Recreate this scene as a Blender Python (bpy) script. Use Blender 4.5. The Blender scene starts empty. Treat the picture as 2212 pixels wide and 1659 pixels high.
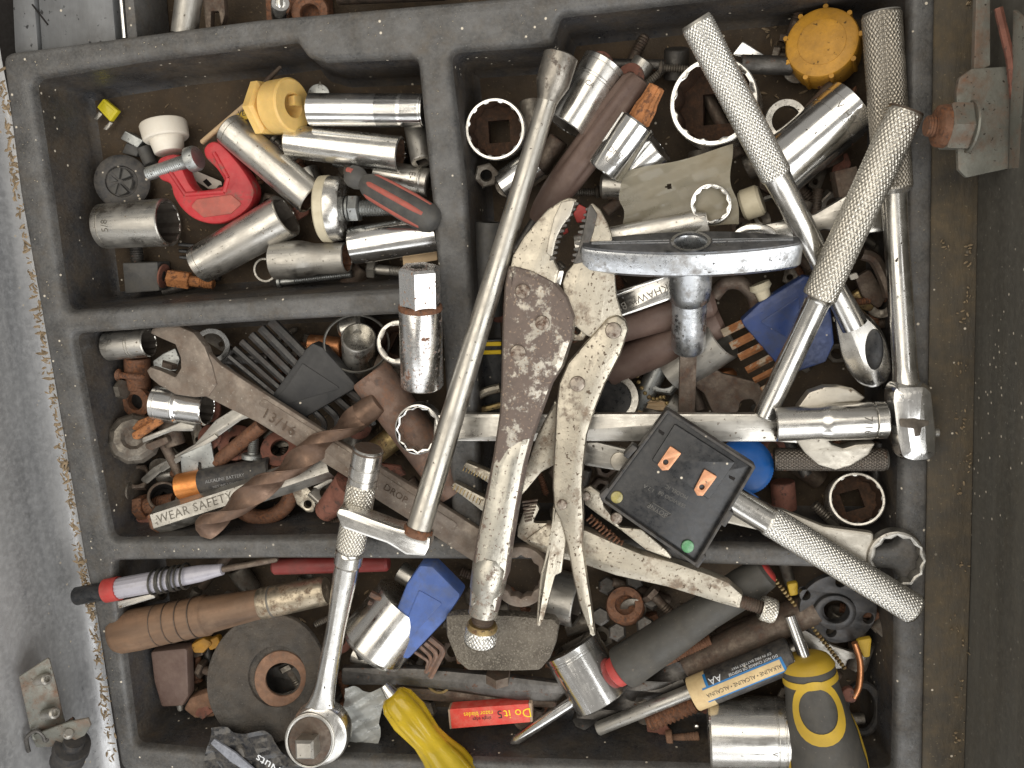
import bpy, bmesh, math, random
from mathutils import Vector, Matrix
from mathutils.geometry import tessellate_polygon
random.seed(7)
PI = math.pi
S = 0.00025            # one layout unit = 0.25 mm
FOC, DIST = 1900.0, 1900.0
CX, CY = 1106.0, 829.5
scene = bpy.context.scene
col = scene.collection

# ------------------------------------------------------------------ camera
_X = Vector((.989, -.034, -.1435)).normalized()
_Y = Vector((-.071, -.981, -.1815)); _Y = (_Y - _X * _Y.dot(_X)).normalized()
_Z = _X.cross(_Y)
RW2C = Matrix((_X, _Y, _Z)).transposed()      # world -> camera (x right, y down, z forward)
RC2W = RW2C.transposed()
CAM = RC2W @ Vector((0, 0, -DIST))
cd = bpy.data.cameras.new('camera'); cam = bpy.data.objects.new('camera', cd); col.objects.link(cam)
mr, mu, mb = RC2W @ Vector((1, 0, 0)), RC2W @ Vector((0, -1, 0)), RC2W @ Vector((0, 0, -1))
mw = Matrix((mr, mu, mb)).transposed().to_4x4(); mw.translation = CAM * S
cam.matrix_world = mw
cd.sensor_width = 36; cd.sensor_fit = 'HORIZONTAL'; cd.lens = 36 * FOC / 2212.0
cd.clip_start = 0.01; cd.clip_end = 50
scene.camera = cam

# ------------------------------------------------------------------ light: open shed, soft opening and ceiling, plus an added fill
w = bpy.data.worlds.new('World'); scene.world = w; w.use_nodes = True
bg = w.node_tree.nodes['Background']; bg.inputs[0].default_value = (1.0, .955, .89, 1); bg.inputs[1].default_value = .33
def area(name, loc, target, sx, sy, power, color):
    l = bpy.data.lights.new(name, 'AREA'); l.shape = 'RECTANGLE'; l.size = sx; l.size_y = sy
    l.energy = power; l.color = color
    o = bpy.data.objects.new(name, l); col.objects.link(o); o.location = loc
    d = Vector(target) - Vector(loc); o.rotation_euler = d.to_track_quat('-Z', 'Y').to_euler()
    return o
area('opening_light', (.95, -.75, 1.25), (0, 0, 0), 1.7, 1.5, 26, (.985, .985, .975))
area('ceiling_light', (-.45, .45, 1.5), (0, 0, 0), 2.2, 1.2, 19, (1.0, .93, .82))
area('fill_light', (-.3, -1.5, .9), (0, 0, 0), 1.6, .7, 6, (.95, .97, 1.0))  # added low fill, no real opening behind it
vs = scene.view_settings
vs.view_transform = 'Standard'; vs.look = 'None'; vs.exposure = 0.05; vs.gamma = 1.0
scene.cycles.max_bounces = 8; scene.cycles.use_denoising = True

# ------------------------------------------------------------------ geometry helpers
def ray(px, py):
    return RC2W @ Vector(((px - CX) / FOC, (py - CY) / FOC, 1.0))
def W(px, py, z):
    d = ray(px, py); s = (z - CAM.z) / d.z
    return CAM + d * s
def depth(P):
    return (RW2C @ (P - CAM)).z
class Fr:
    """local frame of a thing: x from photo point A to B (px, py, height), z upwards; units = photo pixels at its depth"""
    def __init__(s, A, B, roll=0.0, zdir=None, k=None):
        a, b = W(*A), W(*B)
        s.o = a; s.x = (b - a).normalized()
        s.k = k or (depth(a) + depth(b)) / 2 / FOC
        up = zdir or Vector((0, 0, 1))
        if abs(s.x.dot(up)) > .97: up = Vector((0, 1, 0))
        z = (up - s.x * up.dot(s.x)).normalized()
        if roll: z = Matrix.Rotation(math.radians(roll), 3, s.x) @ z
        s.z = z; s.y = z.cross(s.x); s.L = (b - a).length / s.k
        s.m = Matrix((s.x, s.y, s.z)).transposed()
    def px(s, p, h=0.0):
        d = ray(p[0], p[1]); o = s.o + s.z * h * s.k
        t = (o - CAM).dot(s.z) / d.dot(s.z)
        q = s.m.transposed() @ (CAM + d * t - s.o)
        return (q.x / s.k, q.y / s.k)
    def mat(s, k=True):
        m = s.m.to_4x4() @ Matrix.Scale(s.k if k else 1.0, 4)
        m.translation = s.o
        return m
def hexr(r, t): return r / math.cos(((t + PI/6) % (PI/3)) - PI/6)
def rad(r, m, t):
    if m is None or r == 0: return r
    if callable(m): return m(r, t)
    if m == 'h': return hexr(r, t)
    if m == 'H': return hexr(r, t + PI/6)
    if m == 'd': return max(hexr(r, t), hexr(r, t + PI/6))
    if m == 's': return r / math.cos(((t + PI/4) % (PI/2)) - PI/4)
    if m[0] == 'f': return r * (1 - m[2] * (.5 + .5 * math.cos(m[1] * t)) ** 2)
    if m[0] == 'g': return r * (1 + m[2] * (1 if math.cos(m[1] * t) > m[3] else 0))
    return r
def lathe(prof, n=36, closed=False, ey=1.0, ez=1.0):
    V, F, R = [], [], []
    for p in prof:
        x, r = p[0], p[1]; m = p[2] if len(p) > 2 else None; ro = p[3] if len(p) > 3 else 0.0
        if r == 0: R.append([len(V)]); V.append((x, 0, 0)); continue
        base = len(V)
        for j in range(n):
            t = 2 * PI * j / n; q = rad(r, m, t); t += ro; V.append((x, q * math.cos(t) * ey, q * math.sin(t) * ez))
        R.append(list(range(base, base + n)))
    pr = list(zip(R[:-1], R[1:])) + ([(R[-1], R[0])] if closed else [])
    for a, b in pr:
        for j in range(n):
            k = (j + 1) % n
            if len(a) == 1 and len(b) == 1: continue
            if len(a) == 1: F.append((a[0], b[k], b[j]))
            elif len(b) == 1: F.append((a[j], a[k], b[0]))
            else: F.append((a[j], a[k], b[k], b[j]))
    return V, F
def thread(x0, x1, r, p=6, d=.14):
    o, x, n = [], x0, 0; sg = 1 if x1 > x0 else -1
    while (x1 - x) * sg > p * .4:
        o += [(x, r * (1 - d)), (x + sg * p / 2, r)]; x += sg * p
    return o + [(x1, r * (1 - d))]
def knurl(x0, x1, r, pitch=8.0, amp=2.3, ax=None):
    N = max(8, int(2 * PI * r / pitch)); nt = N * 5; ax = ax or pitch * 1.25
    nx = max(8, int((x1 - x0) / ax * 6)); V, F, H = [], [], []
    def tri(a): a = a % 1.0; return 1 - abs(2 * a - 1)
    for i in range(nx + 1):
        x = x0 + (x1 - x0) * i / nx; q = (x - x0) / ax
        for j in range(nt):
            t = 2 * PI * j / nt; u = N * j / nt
            h = min(1, 2.0 * min(tri(u + q), tri(u - q)))
            e = min(1, min(i, nx - i) / 3.0); rr = r - amp + amp * h * e
            V.append((x, rr * math.cos(t), rr * math.sin(t))); H.append(h)
    for i in range(nx):
        for j in range(nt):
            k = (j + 1) % nt; F.append((i*nt+j, i*nt+k, (i+1)*nt+k, (i+1)*nt+j))
    return V, F, False, H
def area2(p): return sum(p[i][0]*p[(i+1) % len(p)][1] - p[(i+1) % len(p)][0]*p[i][1] for i in range(len(p)))
def ccw(p): return list(p) if area2(p) > 0 else list(p)[::-1]
def offs(p, d):
    """offset a ccw polygon inwards by d"""
    n, o = len(p), []
    for i in range(n):
        a, b, c = Vector(p[i-1]), Vector(p[i]), Vector(p[(i+1) % n])
        e1, e2 = (b - a), (c - b)
        if e1.length < 1e-6 or e2.length < 1e-6: o.append(tuple(b)); continue
        e1.normalize(); e2.normalize()
        n1, n2 = Vector((-e1.y, e1.x)), Vector((-e2.y, e2.x))
        m = n1 + n2
        if m.length < .2: o.append(tuple(b)); continue
        m.normalize(); k = d / max(.45, m.dot(n1)); o.append((b.x + m.x * k, b.y + m.y * k))
    return o
def fil(pts, r=6, n=4):
    """round the corners of a closed polygon; a point may carry its own radius"""
    o, N = [], len(pts)
    for i in range(N):
        a, b, c = Vector(pts[i-1][:2]), Vector(pts[i][:2]), Vector(pts[(i+1) % N][:2])
        rr = pts[i][2] if len(pts[i]) > 2 else r
        e1, e2 = a - b, c - b; l1, l2 = e1.length, e2.length
        if rr <= 0 or l1 < 1e-6 or l2 < 1e-6: o.append(tuple(b)); continue
        e1 /= l1; e2 /= l2; h = math.acos(max(-1, min(1, e1.dot(e2)))) / 2
        if h > 1.5: o.append(tuple(b)); continue
        d = min(rr / max(.05, math.tan(h)), l1 * .48, l2 * .48)
        p, q = b + e1 * d, b + e2 * d
        for k in range(n + 1):
            t = k / n; o.append(tuple(p * (1-t)**2 + b * 2*t*(1-t) + q * t*t))
    return o
def cr(pts, n=4, closed=True):
    """Catmull-Rom through points"""
    o, N = [], len(pts)
    for i in range(N if closed else N - 1):
        g = (lambda j: pts[j % N]) if closed else (lambda j: pts[max(0, min(N-1, j))])
        p0, p1, p2, p3 = (Vector(g(i+k)) for k in (-1, 0, 1, 2))
        for k in range(n):
            t = k / n
            o.append(tuple(.5 * ((2*p1) + (p2-p0)*t + (2*p0-5*p1+4*p2-p3)*t*t + (3*p1-p0-3*p2+p3)*t**3)))
    if not closed: o.append(tuple(pts[-1]))
    return o
def circ(x, y, r, n=32, mode=None, ry=None, a0=0):
    o = []
    for j in range(n):
        t = 2*PI*j/n; q = rad(r, mode, t); o.append((x + q*math.cos(t+a0), y + q*math.sin(t+a0) * ((ry or r) / r)))
    return o
def prism(out, z1, z0, bev=2.0, holes=(), zf=None):
    out = ccw(out); holes = [ccw(h)[::-1] for h in holes]
    V, F = [], []
    bev = min(bev, (z1 - z0) * .45)
    loops = [out] + list(holes)
    tops, bots = [], []
    for lp in loops:
        n = len(lp)
        rings = [(offs(lp, bev*.8), z0), (lp, z0 + bev), (lp, z1 - bev), (offs(lp, bev*.3), z1 - bev*.3), (offs(lp, bev), z1)]
        ids = []
        for pts, z in rings:
            b = len(V); V += [(p[0], p[1], z) for p in pts]; ids.append(list(range(b, b+n)))
        for a, b in zip(ids[:-1], ids[1:]):
            for j in range(n): k = (j+1) % n; F.append((a[j], a[k], b[k], b[j]))
        tops.append(ids[-1]); bots.append(ids[0])
    for grp, fl in ((tops, False), (bots, True)):
        flat = [i for g in grp for i in g]
        tr = tessellate_polygon([[Vector((V[i][0], V[i][1], 0)) for i in g] for g in grp])
        for t in tr: F.append(tuple(flat[i] for i in (t[::-1] if fl else t)))
    if zf: V = [(x, y, z + zf(x, y)) for x, y, z in V]
    return V, F, True
def tube(path, r, n=8, closed=False, mode=None, cap=True):
    P = [Vector(p) for p in path]; N = len(P); V, F = [], []
    t0 = (P[1] - P[0]).normalized(); up = Vector((0, 0, 1)) if abs(t0.z) < .9 else Vector((1, 0, 0))
    nrm = (up - t0 * up.dot(t0)).normalized()
    for i in range(N):
        a = P[i-1] if (i > 0 or closed) else P[i]; b = P[(i+1) % N] if (i < N-1 or closed) else P[i]
        t = (b - a).normalized(); nrm = (nrm - t * nrm.dot(t)).normalized(); bn = t.cross(nrm)
        rr = r[i] if isinstance(r, (list, tuple)) else r
        for j in range(n):
            th = 2*PI*j/n; q = rad(rr, mode, th); V.append(tuple(P[i] + (nrm*math.cos(th) + bn*math.sin(th)) * q))
    for i in range(N if closed else N-1):
        for j in range(n):
            k = (j+1) % n; i2 = (i+1) % N; F.append((i*n+j, i*n+k, i2*n+k, i2*n+j))
    if cap and not closed: F.append(tuple(range(n))[::-1]); F.append(tuple((N-1)*n + j for j in range(n)))
    return V, F, True
def box(x0, x1, y0, y1, z0, z1, bev=2.0):
    return prism([(x0, y0), (x1, y0), (x1, y1), (x0, y1)], z1, z0, bev)
def loft(secs, n=36):
    V, F = [], []
    for x, ry, rz in secs:
        for j in range(n): t = 2*PI*j/n; V.append((x, ry*math.cos(t), rz*math.sin(t)))
    for i in range(len(secs)-1):
        for j in range(n): k = (j+1) % n; F.append((i*n+j, i*n+k, (i+1)*n+k, (i+1)*n+j))
    return V, F
def sheet(c4, nx, ny, zf, hole=None, th=.9, wob=0.0):
    """thin wrinkled sheet between four corners (local x, y)"""
    V, F = [], []; A, B, C_, D_ = (Vector(c[:2]) for c in c4)
    for side in (0, 1):
        for i in range(nx + 1):
            for j in range(ny + 1):
                u, v = i / nx, j / ny
                e = wob * math.sin(7 * u + 3) * (1 - abs(2*v - 1)) * 0 + wob * (math.sin(9*v + 1) * (abs(2*u - 1) ** 3) + math.sin(8*u) * (abs(2*v - 1) ** 3))
                p = (A*(1-u) + B*u)*(1-v) + (D_*(1-u) + C_*u)*v + Vector((e, e * .6))
                V.append((p.x, p.y, zf(p.x, p.y) - side * th))
    n1 = (nx + 1) * (ny + 1); q = lambda i, j: i * (ny + 1) + j
    for i in range(nx):
        for j in range(ny):
            c = Vector(V[q(i, j)][:2])
            if hole and (c - Vector(hole[:2])).length < hole[2]: continue
            f = (q(i, j), q(i+1, j), q(i+1, j+1), q(i, j+1)); F.append(f); F.append(tuple(k + n1 for k in f[::-1]))
    for i in range(nx):
        for j in (0, ny): F.append((q(i, j), q(i+1, j), q(i+1, j) + n1, q(i, j) + n1))
    for j in range(ny):
        for i in (0, nx): F.append((q(i, j), q(i, j+1), q(i, j+1) + n1, q(i, j) + n1))
    return V, F
def crease(x, y, k, a, ph=0.0):
    def tri(t): t = t % 1.0; return 1 - abs(2*t - 1)
    return a * (tri((x*.8 + y*.45)*k + ph) + .7*tri((x*-.35 + y*.9)*k*1.37 + .3 + ph) + .5*tri((x*.2 - y)*k*2.1 + ph*2) - 1.1)
def arcpath(pts, r, n=5):
    """3d polyline with rounded inner corners"""
    o = [Vector(pts[0])]
    for i in range(1, len(pts)-1):
        a, b, c = Vector(pts[i-1]), Vector(pts[i]), Vector(pts[i+1])
        d1, d2 = (a-b), (c-b); d = min(r, d1.length*.45, d2.length*.45)
        p, q = b + d1.normalized()*d, b + d2.normalized()*d
        for k in range(n+1): t = k/n; o.append(p*(1-t)**2 + b*2*t*(1-t) + q*t*t)
    o.append(Vector(pts[-1])); return o
def meshobj(name, VF, mat, M4, ang=38):
    V, F = VF[0], VF[1]
    me = bpy.data.meshes.new(name)
    me.from_pydata([M4 @ Vector(v) for v in V], [], F)
    if len(VF) > 3:
        at = me.attributes.new('groove', 'FLOAT', 'POINT'); at.data.foreach_set('value', VF[3])
    if len(VF) > 2 and VF[2]:
        bm = bmesh.new(); bm.from_mesh(me); bmesh.ops.recalc_face_normals(bm, faces=bm.faces); bm.to_mesh(me); bm.free()
    me.polygons.foreach_set('use_smooth', [True] * len(me.polygons))
    me.set_sharp_from_angle(angle=math.radians(ang))
    me.materials.append(mat if not isinstance(mat, str) else MT[mat])
    o = bpy.data.objects.new(name, me); col.objects.link(o)
    return o
SUBS = set('tooth serration stamp print engraved_size wedge inset inset_panel stripe patch rib groove_line hole_rim ferrule_mark ring_groove embossed_text embossed_frame worn_mark yellow_loop yellow_side label_band rivet panel_face window slot notch contact lamp bore drive_face struck_end worn_top head_plate rim_ring square_drive lug top_disc'.split())
class T:
    """a thing: an Empty at its base plus parts"""
    def __init__(s, name, label, cat, A, B=None, roll=0, group=None, fr=None):
        if B is None: B = (A[0] + 100, A[1], A[2])
        s.fr = fr or Fr(A, B, roll); s.L = s.fr.L
        e = bpy.data.objects.new(name, None); col.objects.link(e); s.e = e
        m = s.fr.mat(False); m.translation = m.translation * S; e.matrix_world = m; e.empty_display_size = .005
        e['label'] = label; e['category'] = cat
        if group: e['group'] = group
        s.inv = s.fr.mat(False).inverted(); s.last = None
    def add(s, name, VF, mat, fr=None, at=(0, 0, 0), ang=38, sub=None, label=None):
        f = fr or s.fr
        M4 = Matrix.Scale(S, 4) @ s.inv @ f.mat() @ Matrix.Translation(at)
        o = meshobj(name, VF, mat, M4, ang)
        if name in SUBS and s.last and not sub: o.parent = s.last
        else:
            o.parent = sub or s.e
            if not sub: s.last = o
        if label: o['label'] = label
        return o
    def lathe(s, name, prof, mat, n=36, fr=None, at=(0, 0, 0), ang=38, sub=None, **k):
        return s.add(name, lathe(prof, n, **k), mat, fr, at, ang, sub)
    def P(s, pts, h=0.0, fr=None):
        f = fr or s.fr
        return [f.px(p, h) + tuple(p[2:]) for p in pts]
    def prism(s, name, pts, z1, z0, mat, r=6, bev=2.0, holes=(), fr=None, smooth=0, sub=None, h=0.0, zf=None, ang=38):
        q = s.P(pts, h, fr)
        q = cr([p[:2] for p in q], smooth) if smooth else fil(q, r)
        hs = [[p[:2] for p in s.P(hh, h, fr)] for hh in holes]
        return s.add(name, prism(q, z1, z0, bev, hs, zf), mat, fr, sub=sub, ang=ang)
    def tube(s, name, path, r, mat, n=8, fr=None, sub=None, **k):
        return s.add(name, tube(path, r, n, **k), mat, fr, sub=sub)
    def text(s, name, body, mat, size, pos, rot=0, wrap=None, fr=None, sub=None, ext=.5, sp=1.0, xs=1.0, bold=0, a0=90):
        cu = bpy.data.curves.new('t', 'FONT'); cu.body = body; cu.size = size; cu.align_x = 'CENTER'; cu.align_y = 'CENTER'
        cu.resolution_u = 2; cu.space_character = sp; cu.offset = bold
        ob = bpy.data.objects.new('t', cu); col.objects.link(ob)
        me = bpy.data.meshes.new_from_object(ob.evaluated_get(bpy.context.evaluated_depsgraph_get()))
        bpy.data.objects.remove(ob); bpy.data.curves.remove(cu)
        ca, sa = math.cos(math.radians(rot)), math.sin(math.radians(rot)); V = []
        for v in me.vertices:
            x, y = v.co.x * xs, v.co.y; u, q = x*ca - y*sa, x*sa + y*ca
            if wrap:
                th = math.radians(a0) - (q + pos[1]) / wrap
                V.append((pos[0] + u, wrap * math.cos(th) * 1.0, (wrap + ext) * math.sin(th)))
                V[-1] = (pos[0] + u, (wrap + ext) * math.cos(th), (wrap + ext) * math.sin(th))
            else: V.append((pos[0] + u, pos[1] + q, pos[2] + ext))
        
        F = [tuple(p.vertices) for p in me.polygons]; bpy.data.meshes.remove(me)
        return s.add(name, (V, F), mat, fr, sub=sub)
def struct(name, VF, mat, M4=None, ang=38, kind='structure', label=None):
    o = meshobj(name, VF, mat, M4 or Matrix.Scale(S, 4), ang); o['kind'] = kind
    if label: o['label'] = label
    return o

# ------------------------------------------------------------------ materials
MT = {}
def M(name, c, metal=0.0, rough=.5, var=.18, vs=90, rust=0.0, rc=(.15, .06, .028), rc2=(.05, .028, .018), rs=160, rw=.06, rmax=1.0, spk=0.0, sc=(.03, .022, .016), ss=1500,
      bump=.0, bs=900, dust=0.0, dc=(.30, .26, .20), ds=220, dots=0.0, trans=0.0, coat=0.0, sss=0.0, spec=.5, aniso=0.0, rvar=.18, ior=1.45, alpha=1.0, stretch=None, groove=None, rst=None):
    ss *= .42; bs *= .42
    m = bpy.data.materials.new(name); m.use_nodes = True; nt = m.node_tree; N = nt.nodes; L = nt.links
    b = N['Principled BSDF']
    tc = N.new('ShaderNodeTexCoord'); oi = N.new('ShaderNodeObjectInfo')
    ad = N.new('ShaderNodeVectorMath'); ad.operation = 'ADD'
    ml = N.new('ShaderNodeVectorMath'); ml.operation = 'SCALE'; ml.inputs[0].default_value = (3.1, 1.7, 2.3)
    L.new(oi.outputs['Random'], ml.inputs['Scale']); L.new(tc.outputs['Object'], ad.inputs[0]); L.new(ml.outputs[0], ad.inputs[1])
    vec = ad.outputs[0]
    def noise(sc_, det=5, ro=.6, st=None):
        n = N.new('ShaderNodeTexNoise'); n.inputs['Scale'].default_value = sc_; n.inputs['Detail'].default_value = det; n.inputs['Roughness'].default_value = ro
        if st:
            mp = N.new('ShaderNodeMapping'); mp.inputs['Scale'].default_value = st; L.new(vec, mp.inputs[0]); L.new(mp.outputs[0], n.inputs['Vector'])
        else: L.new(vec, n.inputs['Vector'])
        return n.outputs['Fac']
    def rng(f, a, b_, c_=0.0, d=1.0):
        r = N.new('ShaderNodeMapRange'); r.inputs[1].default_value = a; r.inputs[2].default_value = b_; r.inputs[3].default_value = c_; r.inputs[4].default_value = d
        L.new(f, r.inputs[0]); return r.outputs[0]
    def mix(f, a, b_):
        x = N.new('ShaderNodeMix'); x.data_type = 'RGBA'
        for s_, v in ((x.inputs[0], f), (x.inputs[6], a), (x.inputs[7], b_)):
            if isinstance(v, (int, float)): s_.default_value = v
            elif isinstance(v, tuple): s_.default_value = v + (1,)
            else: L.new(v, s_)
        return x.outputs[2]
    def fmix(f, a, b_):
        x = N.new('ShaderNodeMix')
        for s_, v in ((x.inputs[0], f), (x.inputs[2], a), (x.inputs[3], b_)):
            if isinstance(v, (int, float)): s_.default_value = v
            else: L.new(v, s_)
        return x.outputs[0]
    lo = tuple(max(0, x*(1-var)) for x in c); hi = tuple(min(1, x*(1+var)) for x in c)
    n1 = noise(vs, 6, .62, stretch)
    colr = mix(rng(n1, .3, .7), lo, hi)
    n2 = noise(vs * 6, 4, .6, stretch); n2b = noise(vs * .6, 5, .7)
    rgh = rng(n2, .3, .7, max(.03, rough - rvar/2), min(1, rough + rvar/2))
    if metal: rgh = fmix(rng(n2b, .45, .62, 0, .45), rgh, min(.7, rough + .22))
    met = metal
    if rust > 0:
        n3 = noise(rs, 12, .72, rst); t = .5 + (.5 - rust) * .42
        f = rng(n3, t - rw/2, t + rw/2, 0, rmax)
        rcol = mix(rng(noise(rs*3, 4), .35, .65), rc, rc2)
        colr = mix(f, colr, rcol); met = fmix(f, metal, .05); rgh = fmix(f, rgh, .82)
    if spk > 0:
        n5 = noise(ss, 3, .5); t = .5 + (.5 - spk) * .5
        f = rng(n5, t - .03, t + .03)
        colr = mix(f, colr, sc); rgh = fmix(f, rgh, .85)
        met = fmix(f, met, 0.05)
    if dust > 0:
        f = rng(noise(ds, 8, .7), .5 - dust*.35, .95 - dust*.3, 0, min(1, .35 + dust))
        colr = mix(f, colr, dc); rgh = fmix(f, rgh, .9)
        if metal: met = fmix(f, met, 0.0)
    if groove:  # knurl grooves darkened in the colour: painted crevice shade along with grime
        ga = N.new('ShaderNodeAttribute'); ga.attribute_name = 'groove'
        f = rng(ga.outputs['Fac'], .6, .1, 0, .75)
        colr = mix(f, colr, groove); rgh = fmix(f, rgh, .8)
        if metal: met = fmix(f, met, .3)
    if dots > 0:
        vo = N.new('ShaderNodeTexVoronoi'); vo.inputs['Scale'].default_value = 190; L.new(vec, vo.inputs['Vector'])
        f1 = rng(vo.outputs['Distance'], .15, .10)
        vo2 = N.new('ShaderNodeSeparateColor'); L.new(vo.outputs['Color'], vo2.inputs[0])
        f2 = rng(vo2.outputs[0], 1 - dots - .01, 1 - dots + .01)
        mm = N.new('ShaderNodeMath'); mm.operation = 'MULTIPLY'; L.new(f1, mm.inputs[0]); L.new(f2, mm.inputs[1])
        colr = mix(mm.outputs[0], colr, (.62, .56, .46)); rgh = fmix(mm.outputs[0], rgh, .9)
    def put(k, v):
        i = b.inputs[k]
        if isinstance(v, (int, float)): i.default_value = v
        elif isinstance(v, tuple): i.default_value = v + (1,)
        else: L.new(v, i)
    put('Base Color', colr); put('Roughness', rgh); put('Metallic', met)
    b.inputs['Specular IOR Level'].default_value = spec; b.inputs['IOR'].default_value = ior
    if trans: b.inputs['Transmission Weight'].default_value = trans
    if coat: b.inputs['Coat Weight'].default_value = coat; b.inputs['Coat Roughness'].default_value = .15
    if sss: b.inputs['Subsurface Weight'].default_value = sss; b.inputs['Subsurface Scale'].default_value = .002; b.inputs['Subsurface Radius'].default_value = (1, .7, .3)
    if alpha < 1: b.inputs['Alpha'].default_value = alpha
    if bump:
        bp = N.new('ShaderNodeBump'); bp.inputs['Strength'].default_value = bump; bp.inputs['Distance'].default_value = .0009
        L.new(noise(bs, 5, .6, stretch), bp.inputs['Height']); L.new(bp.outputs[0], b.inputs['Normal'])
    MT[name] = m; return m

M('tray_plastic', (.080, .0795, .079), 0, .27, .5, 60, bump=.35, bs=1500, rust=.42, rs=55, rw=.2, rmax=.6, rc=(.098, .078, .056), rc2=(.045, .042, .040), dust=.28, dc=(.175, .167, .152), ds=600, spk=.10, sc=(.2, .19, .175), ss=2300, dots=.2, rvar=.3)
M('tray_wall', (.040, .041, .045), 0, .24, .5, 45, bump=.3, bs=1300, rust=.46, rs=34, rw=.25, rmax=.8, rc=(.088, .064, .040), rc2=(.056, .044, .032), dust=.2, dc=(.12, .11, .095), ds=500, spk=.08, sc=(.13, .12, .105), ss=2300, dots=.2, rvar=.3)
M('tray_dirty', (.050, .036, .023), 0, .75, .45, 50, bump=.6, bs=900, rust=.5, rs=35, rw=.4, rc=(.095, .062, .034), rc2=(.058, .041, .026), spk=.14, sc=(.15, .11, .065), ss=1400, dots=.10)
M('flange_dirt', (.058, .051, .041), 0, .75, .45, 50, bump=.8, bs=700, rust=.5, rs=45, rw=.3, rc=(.125, .094, .055), rc2=(.082, .067, .046), spk=.14, sc=(.18, .15, .10), ss=1600, dots=.2, stretch=(1, .3, 1))
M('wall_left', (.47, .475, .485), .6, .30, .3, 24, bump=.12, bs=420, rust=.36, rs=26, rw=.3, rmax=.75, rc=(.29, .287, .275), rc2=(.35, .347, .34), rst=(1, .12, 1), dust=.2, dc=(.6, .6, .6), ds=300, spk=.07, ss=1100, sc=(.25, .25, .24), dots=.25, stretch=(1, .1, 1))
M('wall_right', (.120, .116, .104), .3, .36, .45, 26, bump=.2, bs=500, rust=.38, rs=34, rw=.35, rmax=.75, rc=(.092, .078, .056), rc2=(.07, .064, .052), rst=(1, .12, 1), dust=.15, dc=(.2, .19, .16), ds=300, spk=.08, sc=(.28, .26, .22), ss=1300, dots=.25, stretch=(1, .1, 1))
M('chrome', (.68, .665, .63), 1, .16, .16, 100, spk=.07, ss=900, bump=.04, bs=1200, rust=.30, rs=55, rw=.35, rmax=.26, rc=(.28, .24, .185), rc2=(.17, .145, .11), stretch=(.14, 1, 1))
M('chrome_bright', (.79, .785, .765), 1, .11, .10, 100, spk=.05, ss=900, bump=.03, bs=1500, rust=.30, rs=55, rw=.35, rmax=.12, rc=(.28, .24, .185), rc2=(.17, .145, .11), stretch=(.14, 1, 1))
M('chrome_worn', (.58, .56, .515), 1, .24, .22, 100, spk=.10, ss=1000, sc=(.14, .11, .08), bump=.09, bs=1300, rust=.30, rs=55, rw=.35, rmax=.4, rc=(.28, .24, .185), rc2=(.17, .145, .11), stretch=(.14, 1, 1))
M('chrome_rusty', (.72, .71, .69), 1, .22, .1, 110, rust=.27, rs=110, rw=.05, rc=(.20, .095, .055), rc2=(.13, .07, .05), spk=.20, ss=1500, sc=(.24, .14, .09), bump=.08, bs=1500)
M('steel', (.45, .435, .40), 1, .34, .26, 100, spk=.14, ss=1200, sc=(.12, .1, .08), bump=.16, bs=1300, rust=.33, rs=55, rw=.35, rmax=.5, rc=(.28, .24, .185), rc2=(.17, .145, .11), stretch=(.14, 1, 1))
M('steel_grey', (.36, .37, .36), .9, .42, .2, 110, spk=.15, bump=.1, rust=.15)
M('steel_dark', (.115, .108, .10), .85, .48, .35, 130, rust=.22, rs=220, bump=.25, bs=1300)
M('steel_brown', (.15, .12, .095), .75, .48, .3, 110, rust=.45, rs=140, rw=.2, rc=(.10, .058, .038), rc2=(.06, .042, .033), bump=.35, bs=1300)
M('rusty_wrench', (.29, .25, .21), .8, .42, .25, 100, rust=.52, rs=70, rw=.35, rc=(.155, .108, .078), rc2=(.115, .085, .066), spk=.14, ss=1200, sc=(.32, .285, .24), bump=.35, bs=1300)
M('rust', (.17, .085, .05), .15, .75, .35, 160, rust=.5, rs=200, rc=(.22, .09, .04), rc2=(.07, .04, .028), bump=.5, bs=1200)
M('rust_orange', (.36, .15, .055), .1, .8, .3, 200, rust=.4, rs=240, rc=(.20, .08, .03), rc2=(.10, .05, .03), bump=.5, bs=1200)
M('rust_red', (.20, .085, .06), .1, .8, .3, 140, rust=.35, rs=200, rc=(.12, .06, .045), rc2=(.08, .05, .04), bump=.35)
M('rust_pipe', (.20, .135, .105), .35, .6, .3, 90, rust=.5, rs=100, rc=(.21, .115, .075), rc2=(.12, .085, .07), bump=.3, bs=1000)
M('bore_rust', (.060, .034, .02), .1, .85, .4, 160, rust=.45, rs=160, rw=.3, rc=(.12, .055, .027), rc2=(.035, .022, .016), bump=.6)
M('bore_dark', (.10, .085, .07), .6, .55, .3, 200, bump=.2)
M('vg_tan', (.46, .42, .345), .9, .37, .3, 40, rust=.30, rs=90, rw=.12, rmax=.85, rc=(.22, .15, .10), rc2=(.15, .11, .08), spk=.20, ss=1300, sc=(.11, .08, .055), bump=.25, bs=1300)
M('vg_body', (.45, .415, .355), .85, .36, .2, 60, rust=.60, rs=62, rw=.05, rc=(.130, .102, .088), rc2=(.160, .122, .102), spk=.22, ss=1700, sc=(.28, .21, .155), bump=.25, bs=1200)
M('vg_shaft', (.45, .43, .375), .9, .32, .2, 60, rust=.27, rs=75, rw=.06, rc=(.165, .125, .10), rc2=(.20, .145, .11), spk=.19, ss=1400, sc=(.15, .10, .075), bump=.15, bs=1200)
M('rivet', (.36, .315, .265), .9, .40, .25, 200, rust=.42, rs=200, rw=.15, rc=(.16, .10, .07), bump=.25)
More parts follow.
